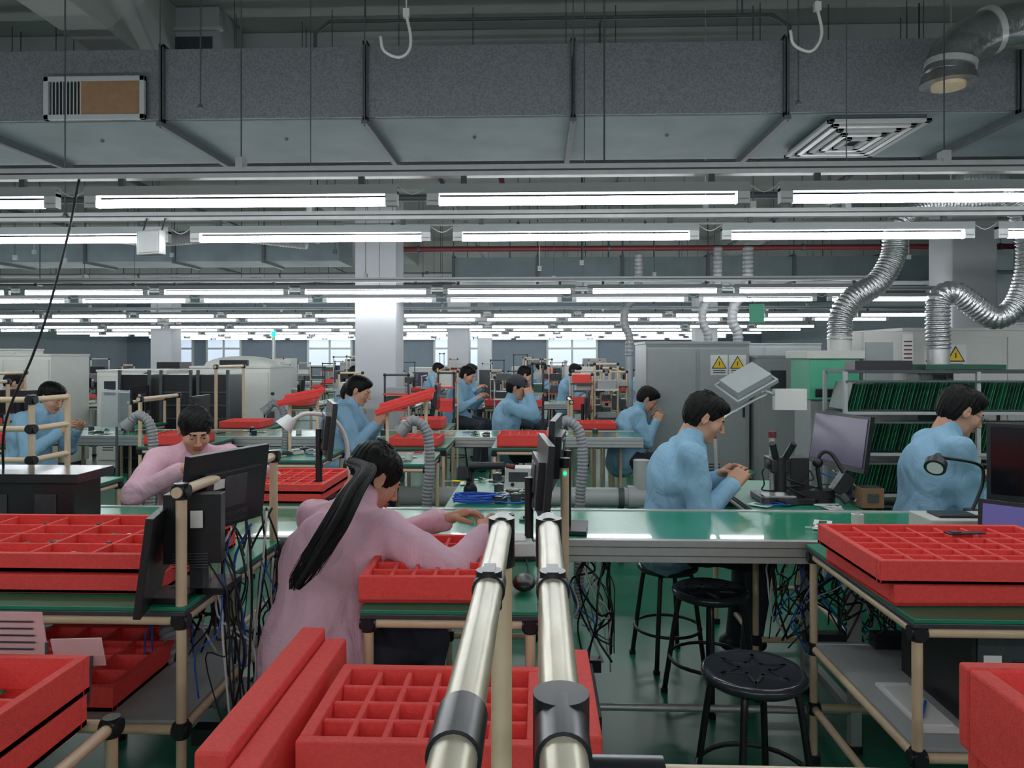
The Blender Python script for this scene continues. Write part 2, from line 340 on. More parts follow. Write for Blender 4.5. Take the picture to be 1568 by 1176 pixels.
# ---------------------------------------------------------------- foam trays
def tray(x0,y0,z0,L,W,H,nx,ny,rz=0,tilt=0,content=0,name='foam_tray',t=.022,d=.011,rx=0):
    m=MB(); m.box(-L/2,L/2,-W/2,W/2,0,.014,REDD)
    for a,b,c,e in ((-L/2,L/2,-W/2,-W/2+t),(-L/2,L/2,W/2-t,W/2),(-L/2,-L/2+t,-W/2+t,W/2-t),(L/2-t,L/2,-W/2+t,W/2-t)): m.box(a,b,c,e,.0,H,RED)
    cw=(L-2*t)/nx; ch=(W-2*t)/ny
    for i in range(1,nx): x=-L/2+t+i*cw; m.box(x-d/2,x+d/2,-W/2+t,W/2-t,.01,H-.006,RED)
    for j in range(1,ny): y=-W/2+t+j*ch; m.box(-L/2+t,L/2-t,y-d/2,y+d/2,.01,H-.0065,RED)
    if content:
        for i in range(nx):
            for j in range(ny):
                for q in range(3):
                    if rnd()<content:
                        cx_=-L/2+t+(i+.5)*cw+(q-1)*cw*.26; cy_=-W/2+t+(j+.5)*ch
                        s=(cw*.2,ch*.4,.003); rt=(U(-.12,.12),U(-.12,.12),U(-.5,.5)); c=(cx_,cy_+U(-.15,.15)*ch,.026+q*.003)
                        m.boxc(c,s,PCB,rt); m.boxc((c[0],c[1],c[2]+.004),(s[0]*.35,s[1]*.25,.005),random.choice([PCBD,BLACK,ALU]),rt)
    R=R3(rx,tilt,rz); o=np.array([x0+L/2,y0+W/2,z0])
    m.V=[v@R.T+o for v in m.V]
    return m.obj(name,.003)
tray(-2.15,2.12,.802,1.04,.56,.055,5,4); tray(-2.13,2.14,.858,1.0,.54,.055,5,4,content=.6)
tray(-.51,2.07,.802,.42,.5,.075,6,6,rz=.02)
tray(-1.42,3.45,.802,.4,.5,.045,5,6); tray(-1.41,3.45,.848,.4,.5,.045,5,6,content=.3)
tray(.985,2.1,.802,.66,.45,.062,7,6,rz=.03); tray(.95,2.08,.866,.66,.46,.066,7,6)
m=MB(); m.boxc((1.36,2.4,.936),(.12,.03,.004),BLACK,(0,0,.1)); m.boxc((1.33,2.4,.939),(.03,.02,.004),DKGREY,(0,0,.1)); m.obj('tweezers')
tray(-1.72,2.08,.476,.5,.5,.07,4,4,content=.5); 
def cart(x0,x1,y0,y1,z,name='pipe_cart',top=True,legs=True,mids=()):
    m=MB()
    for zz in (z,)+tuple(mids):
        for p,q in (((x0,y0),(x1,y0)),((x1,y0),(x1,y1)),((x1,y1),(x0,y1)),((x0,y1),(x0,y0))): m.cyl((p[0],p[1],zz),(q[0],q[1],zz),PR,BEIGE)
        for p in ((x0,y0),(x1,y0),(x1,y1),(x0,y1)): joint(m,(p[0],p[1],zz))
        for t in (.33,.66): m.cyl((x0+(x1-x0)*t,y0,zz),(x0+(x1-x0)*t,y1,zz),PR*.9,BEIGE)
    for p in ((x0,y0),(x1,y0),(x1,y1),(x0,y1)): m.cyl((p[0],p[1],.06),(p[0],p[1],z),PR,BEIGE); m.cyl((p[0]-.012,p[1],.03),(p[0]+.012,p[1],.03),.03,JOINT)
    return m.obj(name)
cart(-1.70,-1.0,1.22,1.7,.63,mids=(.25,))
tray(-1.66,1.25,.648,.62,.42,.07,3,2,content=.8); tray(-1.68,1.26,.72,.64,.42,.085,3,2,content=.8)
m=MB(); m.boxc((-1.32,1.76,.82),(.24,.003,.12),PINKP,(.2,0,0)); m.boxc((-1.13,1.78,.77),(.12,.003,.08),PINKP,(.3,0,.1))
for i in range(5): m.boxc((-1.30+U(-.02,.02),1.7605+(4-i)*-.0036+.0,.785+(4-i)*.018-.001),(.12,.003,.003),DKGREY,(.2,0,0))
m.cyl((-1.4,1.765,.645),(-1.4,1.765,.80),.004,STEELD); m.cyl((-1.2,1.765,.645),(-1.2,1.765,.80),.004,STEELD); m.cyl((-1.1,1.77,.645),(-1.1,1.785,.76),.004,STEELD); m.obj('work_instruction_card')
cart(-.66,.02,1.28,1.98,.30,name='pipe_cart')
m=MB()
for xa,w,dy,hh,ry in ((-.625,.062,0,.785,.02),(-.548,.055,-.02,.765,-.02)):
    m.boxc((xa+w/2,1.62+dy,.318+(hh-.318)/2),(w,.62,hh-.318),RED,(0,ry,0))
m.obj('foam_slab_stack',.006)
for z in (.318,.425,.532): tray(-.455,1.4,z,.45,.35,.105,6,4,t=.024)
tray(-.465,1.4,.64,.47,.36,.12,6,4,t=.026,d=.013)
m=MB(); 
for i,z in enumerate((.318,.47,.62)): m.box(.045,.125,1.42,1.85,z,z+.148,RED)
m.boxc((.085,1.63,.16),(.1,.45,.31),BLACK); m.obj('foam_block_stack',.006)
cart(.78,1.35,1.0,1.45,.58)
m=MB(); xa,xb,y0_,y1_=.785,1.3,1.05,1.40
for k,(za_,zb_,o) in enumerate(((.595,.68,.0),(.68,.78,.012),(.78,.935,-.004))):
    t=.035
    for a,b,c,e in ((xa+o,xb,y0_,y0_+t),(xa+o,xb,y1_-t,y1_),(xa+o,xa+o+t,y0_+t,y1_-t),(xb-t,xb,y0_+t,y1_-t)): m.box(a,b,c,e,za_,zb_-.002,RED)
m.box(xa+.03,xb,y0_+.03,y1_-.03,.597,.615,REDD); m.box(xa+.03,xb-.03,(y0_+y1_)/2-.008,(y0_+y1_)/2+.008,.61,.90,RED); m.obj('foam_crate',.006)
m=MB()
for x in (-.048,.015):
    m.cyl((x,.25,1.27),(x,1.0,1.27),PR,STEELP,n=24)
    for y in ((.42,.47),(.72,.75),(.975,1.01)): m.cyl((x,y[0],1.27),(x,y[1],1.27),.0165,JOINT,n=24)
    m.cyl((x,.73,1.25),(x,.73,1.288),.013,JOINT,n=16); m.boxc((x,.735,1.286),(.012,.03,.006),JOINT)
    m.cyl((x,.985,0),(x,.985,1.26),PR,BEIGE,n=20); m.cyl((x,.985,1.22),(x,.985,1.284),.0175,JOINT,n=20); m.cyl((x,.985,0),(x,.985,.04),.025,JOINT)
m.cyl((.0,.47,1.226),(1.1,.47,1.226),PR,BEIGE,n=20); m.cyl((-.0,.47,1.226),(.08,.47,1.226),.019,JOINT,n=20); m.cyl((.015,.47,1.2),(.015,.47,1.286),.018,JOINT,n=20)
m.cyl((-.048,.44,0),(-.048,.44,1.26),PR,BEIGE,n=16); m.cyl((1.08,.47,0),(1.08,.47,1.226),PR,BEIGE,n=16)
m.obj('pipe_guard_rail')
def post(x,y,z0,z1,mt=BEIGE,r=.0155,name='pipe_post'):
    m=MB(); m.cyl((x,y,z0),(x,y,z1),r,mt); m.cyl((x,y,z0),(x,y,z0+.03),r*1.5,JOINT); m.cyl((x,y,z1-.03),(x,y,z1+.005),r*1.3,JOINT); m.cyl((x,y-.017,1.07),(x,y-.02,1.07),.006,LEDG); m.obj(name)
post(.1,2.72,0,1.12); 
# ---------------------------------------------------------------- stools
def stool(x,y,z=.5,r=.165,rz=.3):
    m=MB(); n=32
    prof=[(0,z-.035),(r*.9,z-.035),(r,z-.02),(r,z-.006),(r*.93,z+.003),(r*.85,z),(0,z)]
    V=[];F=[]
    for a in range(n):
        t=2*math.pi*a/n
        for (rr,zz) in prof[1:-1]: V.append((rr*math.cos(t),rr*math.sin(t),zz))
    k=len(prof)-2
    for a in range(n):
        b=(a+1)%n
        for j in range(k-1): F.append((a*k+j,b*k+j,b*k+j+1,a*k+j+1))
    F.append(tuple(a*k for a in range(n-1,-1,-1))); F.append(tuple(a*k+k-1 for a in range(n)))
    m.add(V,F,BLACKG,True)
    for i in range(6):
        for j in (-1,1):
            t=i*math.pi/3; m.boxc((math.cos(t)*r*.45+.012*j*math.sin(t),math.sin(t)*r*.45-.012*j*math.cos(t),z+.001),(r*.55,.01,.005),BLACKG,(0,0,t+j*.35))
    for i in range(4):
        t=math.pi/4+i*math.pi/2; c,s_=math.cos(t),math.sin(t)
        m.tube([(c*r*.7,s_*r*.7,z-.035),(c*r*.85,s_*r*.85,z-.09),(c*r*1.2,s_*r*1.2,0.005)],.0115,BLACK,n=8,ns=4)
        m.cyl((c*r*1.2,s_*r*1.2,0),(c*r*1.2,s_*r*1.2,.02),.016,BLACK)
    ring=[(math.cos(t)*r*1.07,math.sin(t)*r*1.07,.17) for t in np.linspace(0,2*math.pi,25)]
    m.tube(ring,.008,BLACK,n=6,smooth=False)
    R=R3(0,0,rz); m.V=[v@R.T+np.array([x,y,0]) for v in m.V]; m.obj('stool')
stool(.69,2.38,.5); stool(.76,3.28,.475,rz=.6)
# ---------------------------------------------------------------- monitors etc
def monitor(c,w=.5,h=.3,yaw=0,tilt=0,screen=SCREEN2,zt=.8,stand=True,back=True,name='monitor'):
    m=MB(); m.boxc((0,0,0),(w,.022,h),BLACK); m.boxc((0,.018,-.01),(w*.7,.03,h*.6),BLACK)
    m.boxc((0,-.0125,.006),(w-.03,.002,h-.04),screen)
    m.boxc((0,.034,0),(.1,.008,.1),DKGREY)
    for i in range(6): m.boxc((0,.034,-.07-i*.006),(w*.4,.004,.002),DKGREY)
    m.boxc((w*.2,.034,.03),(.05,.002,.03),PAPER)
    R=R3(tilt,0,yaw); m.V=[v@R.T for v in m.V]
    if stand:
        R2=R3(0,0,yaw); o=R2@np.array([0,.05,0]); zb=zt-c[2]
        m.cyl((o[0],o[1],zb+.01),(o[0],o[1],0),.016,BLACK); m.boxc((o[0],o[1],zb+.008),(.2,.16,.014),BLACK,(0,0,yaw))
    m.V=[v+np.array(c) for v in m.V]; return m.obj(name,.004)
H=math.pi/2
monitor((-1.0,2.34,1.075),.36,.25,yaw=-math.radians(108),tilt=-.12,stand=False)
m=MB(); m.boxc((-1.0,2.12,1.0),(.16,.05,.2),BLACK,(0,0,.15)); m.boxc((-.98,2.09,1.03),(.035,.004,.05),PAPER,(0,0,.15)); m.boxc((-1.0,2.15,.9),(.04,.04,.2),DKGREY); m.boxc((-1.0,2.2,.81),(.16,.14,.02),BLACK)
for i in range(6): m.boxc((-1.0,2.092,.93-i*.008),(.1,.003,.003),DKGREY,(0,0,.15))
m.obj('thin_client_computer',.004)
m=MB(); m.boxc((-1.09,2.08,.93),(.02,.3,.27),BLACK,(0,.12,.25)); m.boxc((-1.102,2.08,.93),(.004,.27,.23),SCREEN2,(0,.12,.25)); m.boxc((-1.06,2.1,.81),(.12,.12,.016),BLACK); m.obj('tablet_display',.004)
monitor((.02,2.62,1.07),.42,.27,yaw=H+.08,tilt=.08,zt=.8); monitor((.07,2.98,1.12),.42,.27,yaw=-H-.1,tilt=-.05,zt=.804)
monitor((1.5,3.72,1.08),.46,.27,yaw=-H+.2,tilt=-.14,screen=SCREEN)
monitor((2.06,3.05,1.06),.42,.32,yaw=-.5,screen=SCREEN2,zt=.804)
monitor((1.68,2.68,.90),.2,.16,yaw=-.75,tilt=-.1,screen=SCREENB,zt=.8)
monitor((-1.03,3.62,1.14),.4,.27,yaw=H+.35,tilt=.1)
m=MB(); m.box(-2.75,-1.80,2.83,3.08,1.0,1.035,BLACKG); m.box(-2.7,-1.84,2.87,3.05,.804,1.0,BLACK)
for x in (-2.0,-2.2): m.box(x,x+.09,2.865,2.87,.86,.95,DKGREY)
m.obj('test_equipment_box',.006)
m=MB(); m.boxc((-1.85,2.74,.812),(.7,.06,.018),WOOD,(0,0,.12)); m.boxc((-1.85,2.71,.806),(.66,.02,.008),PAPER,(0,0,.12)); m.obj('wooden_ruler_board',.002)
m=MB(); m.box(1.22,1.4,2.12,2.52,.445,.735,BLACK); m.box(1.235,1.385,2.115,2.12,.47,.72,DKGREY); m.box(1.25,1.3,2.112,2.116,.6,.66,PAPER)
for i in range(8): m.box(1.33,1.375,2.112,2.117,.5+i*.02,.507+i*.02,BLACK)
m.obj('computer_tower',.006)
m=MB(); m.box(1.08,1.18,2.1,2.4,.446,.456,PAPER); m.box(1.09,1.17,2.12,2.36,.456,.462,CABW); m.cyl((1.1,2.15,.467),(1.16,2.25,.467),.004,CABB); m.obj('paper_notes')
m=MB(); m.box(.03,.2,2.3,2.7,.0,.38,BLACK); m.box(.05,.18,2.294,2.3,.03,.35,DKGREY); m.box(.06,.17,2.29,2.295,.25,.3,BLACKG); m.obj('computer_tower',.006)
def desklamp(bx,by,bz,hx,hy,hz,face=(0,-1,-.2),name='desk_lamp',mt=BLACK,r=.045):
    m=MB(); m.cyl((bx,by,bz),(bx,by,bz+.02),.07,mt,n=24); m.cyl((bx,by,bz+.02),(bx,by,bz+.045),.03,mt)
    f=np.array(face,float);f/=np.linalg.norm(f);h=np.array([hx,hy,hz]); b=h-f*.06
    m.tube([(bx,by,bz+.03),(bx+.03,by,bz+.1),(bx+.05,by,(bz+hz)/2+.05),(bx+.03,by,hz+.0),(b[0],b[1],b[2])],.007,mt,n=8)
    m.cyl(b-f*.01,h-f*.02,.014,mt,r1=r*.8,n=20); m.cyl(h-f*.02,h+f*.012,r,mt,n=24); m.cyl(h+f*.008,h+f*.015,r*.72,LAMPF,n=20)
    m.obj(name)
desklamp(1.84,3.2,.804,1.66,3.14,1.04,face=(-.55,-.7,-.6),r=.042)
m=MB(); m.box(1.5,1.78,2.86,3.04,.804,.875,CREAM); m.box(1.51,1.77,2.85,2.86,.82,.86,DKGREY)
for i in range(3): m.cyl((1.55+i*.05,2.845,.84),(1.55+i*.05,2.86,.84),.009,BLACK)
m.box(1.55,1.7,2.9,3.0,.875,.885,BLACK); m.obj('soldering_station',.004)
m=MB(); m.boxc((1.53,3.46,.85),(.1,.08,.09),WOOD); m.boxc((1.53,3.46,.897),(.09,.07,.004),BLACK); m.boxc((1.53,3.418,.85),(.05,.004,.04),DKGREY); m.obj('wooden_parts_box',.003)
m=MB(); m.box(1.06,1.3,3.5,3.72,.802,.83,BLACK); m.cyl((1.15,3.66,.83),(1.15,3.66,1.1),.014,ALU); m.boxc((1.15,3.6,.98),(.07,.16,.06),BLACK); m.cyl((1.15,3.54,.86),(1.15,3.54,1.02),.028,BLACK); m.cyl((1.15,3.54,.86),(1.15,3.54,.89),.02,ALU)
m.cyl((1.13,3.54,1.01),(1.1,3.5,1.09),.016,BLACK);m.cyl((1.17,3.54,1.01),(1.2,3.5,1.09),.016,BLACK); m.cyl((1.15,3.66,1.1),(1.15,3.66,1.13),.02,PIPER); m.cyl((1.1,3.6,.98),(1.2,3.6,.98),.022,DKGREY)
m.boxc((1.26,3.64,.92),(.09,.1,.18),BLACK); m.box(1.08,1.22,3.52,3.62,.83,.838,ALU); m.obj('microscope',.003)
m=MB(); m.cyl((1.36,3.58,.802),(1.36,3.58,.82),.06,BLACK); m.tube([(1.36,3.58,.82),(1.34,3.58,1.0),(1.39,3.56,1.04),(1.45,3.5,.92)],.01,BLACK); m.boxc((1.43,3.52,.9),(.06,.06,.1),BLACK,(0,.6,0)); m.cyl((1.42,3.5,.85),(1.44,3.48,.82),.02,DKGREY); m.sph((1.34,3.58,.99),.025,BLACK); m.obj('inspection_camera_stand')
m=MB(); LC=np.array((1.2,4.3,1.34)); LR=R3(.5,-.45,.3); m.boxc(LC,(.28,.2,.012),GLASS,LR); 
for dy in (-.1,.1): m.boxc(LC+LR@np.array([0,dy,0]),(.29,.012,.025),GREY,LR)
for dx in (-.14,.14): m.boxc(LC+LR@np.array([dx,0,0]),(.012,.2,.025),GREY,LR)
m.boxc(LC+LR@np.array([0,0,.03]),(.24,.16,.04),GREY,LR)
m.tube([(1.32,4.3,1.28),(1.15,4.25,1.2),(1.0,4.15,1.1),(1.0,4.15,.8)],.01,ALU); m.boxc((1.45,4.3,1.25),(.18,.05,.12),CREAM); m.cyl((1.3,4.3,1.3),(1.45,4.3,1.25),.01,ALU); m.cyl((1.0,4.15,.802),(1.0,4.15,.83),.05,BLACK); m.obj('magnifier_task_lamp')
m=MB(); m.sph((-.33,3.62,.835),(.035,.03,.05),BLACK,rot=(.3,0,0)); m.tube([(-.33,3.62,.83),(-.33,3.66,.93),(-.28,3.6,.96)],.02,BLACK); m.cyl((-.33,3.6,.96),(-.16,3.56,.97),.022,BLACK,r1=.016); m.cyl((-.36,3.6,.95),(-.36,3.58,.9),.035,BLACK); m.cyl((-.15,3.56,.97),(-.11,3.55,.965),.012,PIPER); m.obj('barcode_scanner')
m=MB()
for k in range(9):
    a=U(0,6); m.tube([(-.3+.09*math.cos(a+t)+U(-.02,.02),3.5+.05*math.sin(a+t),.81+.004*k) for t in np.linspace(0,5.5,9)],.004,BLUEG,n=6,ns=4)
m.tube([(-.25,3.5,.812),(-.1,3.46,.81),(-.05,3.55,.81),(-.12,3.65,.81)],.004,BLUEG,n=6); m.obj('blue_cable_coil')
m=MB(); m.boxc((-.1,3.9,.86),(.14,.12,.11),CREAM); m.boxc((-.1,3.838,.87),(.1,.004,.05),DKGREY); m.cyl((-.13,3.835,.83),(-.13,3.84,.83),.01,BLACK); m.obj('power_supply_unit',.003)
m=MB(); m.sph((-.04,2.2,.825),(.035,.055,.022),BLACK); m.tube([(-.04,2.25,.82),(-.03,2.4,.81),(-.05,2.6,.81)],.003,CABLE,n=5); m.boxc((-.04,2.22,.84),(.004,.04,.01),DKGREY);m.obj('computer_mouse')
m=MB(); m.boxc((-.07,2.6,.83),(.1,.16,.055),PAPER,(0,0,.1)); m.boxc((-.07,2.6,.86),(.06,.1,.005),CABW,(0,0,.1)); m.obj('tissue_box',.006)
m=MB(); m.tube([(-1.0,3.9,.82),(-1.02,3.9,1.05),(-1.08,3.85,1.17),(-1.2,3.8,1.2),(-1.28,3.78,1.16)],.011,CABW); m.cyl((-1.27,3.78,1.18),(-1.31,3.76,1.13),.03,WHITE,r1=.05,n=18); m.cyl((-1.0,3.9,.802),(-1.0,3.9,.83),.05,WHITE,n=20); m.obj('desk_lamp')
def clutter(xa,xb,ya,yb,z,n,name='scattered_bench_tools'):
    m=MB()
    for i in range(n):
        x=U(xa,xb);y=U(ya,yb);k=random.randrange(6);a=U(0,3.1); zz=z+.0015*(i%3)
        if k==0: m.boxc((x,y,zz+.004),(.07,.05,.004),PCB,(0,0,a)); m.boxc((x,y,zz+.01),(.02,.02,.01),BLACK,(0,0,a)); m.boxc((x+.015,y,zz+.009),(.012,.008,.008),PAPER,(0,0,a))
        elif k==1: m.cyl((x,y,zz+.007),(x+.09*math.cos(a),y+.09*math.sin(a),zz+.007),.006,random.choice([BLUEG,RED,BLACK,YEL])); m.cyl((x+.09*math.cos(a),y+.09*math.sin(a),zz+.007),(x+.14*math.cos(a),y+.14*math.sin(a),zz+.005),.0025,ALU)
        elif k==2: m.cyl((x,y,zz),(x,y,zz+.04),.025,random.choice([CREAM,BLACK,DKGREY])); m.cyl((x,y,zz+.04),(x,y,zz+.045),.012,ALU)
        elif k==3: m.tube([(x+U(-.07,.07),y+U(-.05,.05),zz+.006+q*.001) for q in range(6)],.003,random.choice([CABLE,CABLE,CABB,CABW]),n=5,ns=4)
        elif k==4: m.boxc((x,y,zz+.012),(.08,.05,.022),random.choice([BLACK,DKGREY,CREAM,GREY]),(0,0,a)); m.boxc((x,y,zz+.025),(.05,.03,.006),DKGREY,(0,0,a))
        else: m.boxc((x,y,zz+.003),(.1,.07,.003),PAPER,(0,0,a)); m.boxc((x,y,zz+.006),(.05,.03,.003),PCB,(0,0,a))
    m.obj(name)
random.seed(21)
clutter(-.22,-.03,3.5,3.8,.802,14); clutter(-.4,-.1,4.0,4.15,.802,6); clutter(1.02,1.4,3.42,3.5,.802,6); clutter(1.3,1.45,3.75,4.1,.802,6); clutter(-.6,.0,2.95,3.25,.802,4); clutter(1.1,1.45,2.9,3.2,.802,5); clutter(-1.0,-.7,2.9,3.2,.802,4); clutter(2.4,2.9,3.5,4.1,.802,12); clutter(-2.8,-2.5,3.5,4.1,.802,8)
clutter(-5,.8,6.4,6.8,.802,60); clutter(-6,.5,10.9,11.3,.802,60)
def cables(name,xa,xb,ya,yb,z0,z1,n,seed=1):
    random.seed(seed); m=MB()
    for i in range(n):
        x=U(xa,xb);y=U(ya,yb); pts=[(x,y,z1)]
        for k in range(4): x+=U(-.1,.1);x=min(max(x,xa),xb);y=min(max(y+U(-.05,.05),ya),yb); pts.append((x,y,z1-(z1-z0)*(k+1)/4*U(.6,1)))
        m.tube(pts,U(.002,.005),random.choice([CABLE,CABLE,CABLE,CABLE,CABB,CABW]),n=5,ns=5)
    m.boxc(((xa+xb)/2,(ya+yb)/2,z0+.03),(.22,.05,.05),BLACK); m.obj(name)
cables('cable_bundle',.98,1.45,3.0,3.2,.3,.7,60,2); cables('cable_bundle',-1.3,-.95,2.4,2.75,.3,.95,26,3); cables('cable_bundle',.0,.3,2.9,3.2,.2,.68,22,4); cables('cable_bundle',1.1,1.5,3.45,3.7,.805,.95,10,5); cables('cable_bundle',-1.0,-.9,2.1,2.4,.3,.95,14,6); cables('cable_bundle',-.98,-.88,2.5,2.75,.1,.8,14,8); cables('cable_bundle',1.1,1.5,2.62,2.72,.46,.74,16,9)
m=MB(); m.tube([(-1.28,2.6,.7),(-1.25,2.5,.55),(-1.15,2.4,.42),(-1.0,2.4,.38),(-.92,2.5,.3),(-.9,2.6,.05)],.045,HOSE,n=14,corr=.07,pitch=.022); m.obj('extraction_hose')
for x,y,zb_ in ((-.62,4.1,.05),(.23,4.1,.05),(-2.35,4.4,.05),(-1.95,5.6,.05)):
    m=MB(); m.tube([(x-.12,y,1.10),(x-.07,y,1.14),(x,y,1.08),(x+.02,y,.9),(x,y,.6),(x,y,zb_)],.028,HOSE,n=12,corr=.08,pitch=.02); m.cyl((x-.15,y,1.07),(x-.11,y,1.11),.04,HOSE,r1=.03); m.obj('extraction_hose')
m=MB(); m.cyl((-1.0,5.35,.48),(.95,5.35,.48),.07,PVC,n=20); m.cyl((.75,5.35,.4),(.75,5.35,.75),.06,PVC,n=20); m.cyl((.65,5.35,.48),(.85,5.35,.48),.085,PVC,n=20)
for x in (-.8,0,.6): m.cyl((x,5.35,0),(x,5.35,.42),.02,STEELD); m.cyl((x-.02,5.35,.48),(x+.02,5.35,.48),.08,STEELD,n=20)
m.obj('exhaust_pipe')
m=MB()
for x in (-2.42,-2.87): m.cyl((x,3.45,.8),(x,3.45,1.3),PR,BEIGE); m.cyl((x,3.72,.8),(x,3.72,1.3),PR,BEIGE)
for z in (1.0,1.15,1.29):
    m.cyl((-3.2,3.45,z),(-2.40,3.45,z),PR,BEIGE); joint(m,(-2.42,3.45,z)); m.cyl((-2.42,3.45,z),(-2.42,3.72,z),PR,BEIGE)
m.obj('pipe_shelf_frame')
m=MB(); m.boxc((-2.62,4.5,1.17),(.17,.006,.24),GLASS,(0.1,.05,.1)); m.boxc((-2.62,4.497,1.28),(.17,.01,.015),WHITE,(0,.05,.1)); m.cyl((-2.62,4.51,0),(-2.62,4.51,1.06),.008,STEELD); m.cyl((-2.62,4.51,0),(-2.62,4.51,.015),.05,STEELD); m.obj('acrylic_guard')
# ---------------------------------------------------------------- second line and further
def smalltray_stand(x,y,z,L,rt):
    m=MB(); m.boxc((x,y,z),(L,.16,.02),RED,(.25,rt,0)); m.boxc((x,y-.08,z+.0),(L,.015,.035),RED,(.25,rt,0)); m.boxc((x,y+.08,z+.03),(L,.015,.035),RED,(.25,rt,0))
    for dx in (-L/3,L/3): m.cyl((x+dx,y+.05,.8),(x+dx,y+.05,z-.02-dx*math.sin(rt)),.012,BEIGE)
    m.obj('tilted_foam_tray_rack',.004)
bench(-1.15,-.7,4.75,5.3); smalltray_stand(-.9,5.0,1.18,.40,-.3); bench(-1.95,-1.45,4.9,5.5); smalltray_stand(-1.68,5.2,1.20,.30,-.2)
random.seed(31); clutter(-1.1,-.75,4.8,5.25,.802,10); clutter(-1.9,-1.5,4.95,5.45,.802,10)
conveyor(-9,.9,6.3,6.9)
random.seed(11)
def station(x,y0,y1,facing=1,dens=1.0,posts=True,mon=True):
    bench(x,x+.5,y0,y1,posts=(U(1.05,1.4),random.choice([-1,1])) if posts else None,low=False)
    used=False
    if rnd()<.75*dens: tray(x+.04,y0+.04,.802,.4,.36,.05+U(0,.05),5,5,rz=U(-.03,.03)); used=True
    if mon and rnd()<.7*dens: monitor((x+U(.15,.35),y1-.1,1.03+U(-.03,.1)),.34,.26,yaw=random.choice([H,-H,H+.5,-H-.4]),tilt=.05)
    elif rnd()<.8*dens:
        m=MB(); a=x+U(.1,.4); b=y1-.1; m.box(a-.06,a+.06,b-.05,b+.05,.802,.802+.16,random.choice([CREAM,BLACK,GREY])) ; m.box(a-.04,a+.04,b-.053,b-.05,.86,.93,DKGREY); m.cyl((a,b,.96),(a,b,1.1),.008,ALU); m.sph((a,b,1.11),.02,JOINT); m.obj('test_fixture',.004)
for x in (-7.3,-5.9,-4.6,-3.1,-1.2,-.35): station(x,5.6,6.25,posts=x<-2,mon=x<-2)
for x in (-7.3,-5.9,-4.4,-3.1,-1.35,.3): station(x,6.95,7.65,posts=x<-2 or x>0)
for (ya_,xa_,xb_) in ((10.8,-11,6),(15.2,-13,7),(19.6,-13,7)):
    conveyor(xa_,xb_,ya_,ya_+.6)
    x=xa_+.3
    while x<xb_-.6:
        station(x,ya_-.75,ya_-.05,dens=.9,posts=rnd()<.5); 
        if ya_<12: station(x+.2,ya_+.65,ya_+1.3,dens=.9,posts=rnd()<.5)
        x+=1.42
def postrow(y,xa,xb,n,z0,z1):
    m=MB()
    for i in range(n):
        x=U(xa,xb); yy=y+U(-.15,.15); z=U(z0,z1); pm=random.choice([BEIGE,BEIGE,DKGREY,ALU]); m.cyl((x,yy,0),(x,yy,z),.012,pm,n=8)
        w=U(.1,.35); m.cyl((x,yy,z),(x+w,yy,z),.012,pm,n=8); m.cyl((x+w,yy,0),(x+w,yy,z),.012,pm,n=8); m.sph((x,yy,z),.02,JOINT,8,6); m.sph((x+w,yy,z),.02,JOINT,8,6)
        for zz in (U(.8,.95),U(1.0,1.2)):
            m.box(x,x+w,yy-.1,yy+.1,zz,zz+.02,random.choice([GREY,RED,CREAM,DKGREY])); m.box(x+w*.1,x+w*.9,yy-.08,yy+.08,zz+.02,zz+U(.06,.16),random.choice([GREY,RED,BLACK,DKGREY,CREAM,PCBD]))
    m.obj('pipe_frame_rack')
postrow(8.15,-3.2,1.0,8,1.2,1.42); postrow(9.35,-1.5,1.4,7,1.15,1.38); postrow(13.4,-9,4,24,1.2,1.5); postrow(17,-9,4,26,1.2,1.6)
def equipment(x,y,w,d,h,mt):
    m=MB(); m.box(x-w/2,x+w/2,y-d/2,y+d/2,.06,h,mt); m.box(x-w/2+.03,x+w/2-.03,y-d/2+.03,y+d/2-.03,0,.06,BLACK); m.box(x-w*.35,x+w*.35,y-d/2-.012,y-d/2,h*.62,h*.9,random.choice([BLACKG,DKGREY,SCREEN]))
    m.boxc((x,y-d/2-.04,h*.55),(w*.7,.08,.02),ALU); m.boxc((x+w*.3,y-d/2-.01,h*.45),(.06,.02,.05),BLACK); m.obj('bench_test_machine',.006)
random.seed(5)
for (x,y) in ((-5.2,14.0),(-3.4,13.9),(-.9,14.2),(.8,14.0),(-7.1,14.2),(-4.6,18.6),(-2.9,18.4),(-.4,18.6),(1.4,18.3),(-6.4,18.5)):
    equipment(x,y,U(.4,.6),.5,U(1.2,1.45),random.choice([CREAM,GREY,DKGREY,BLACK,CREAM]))
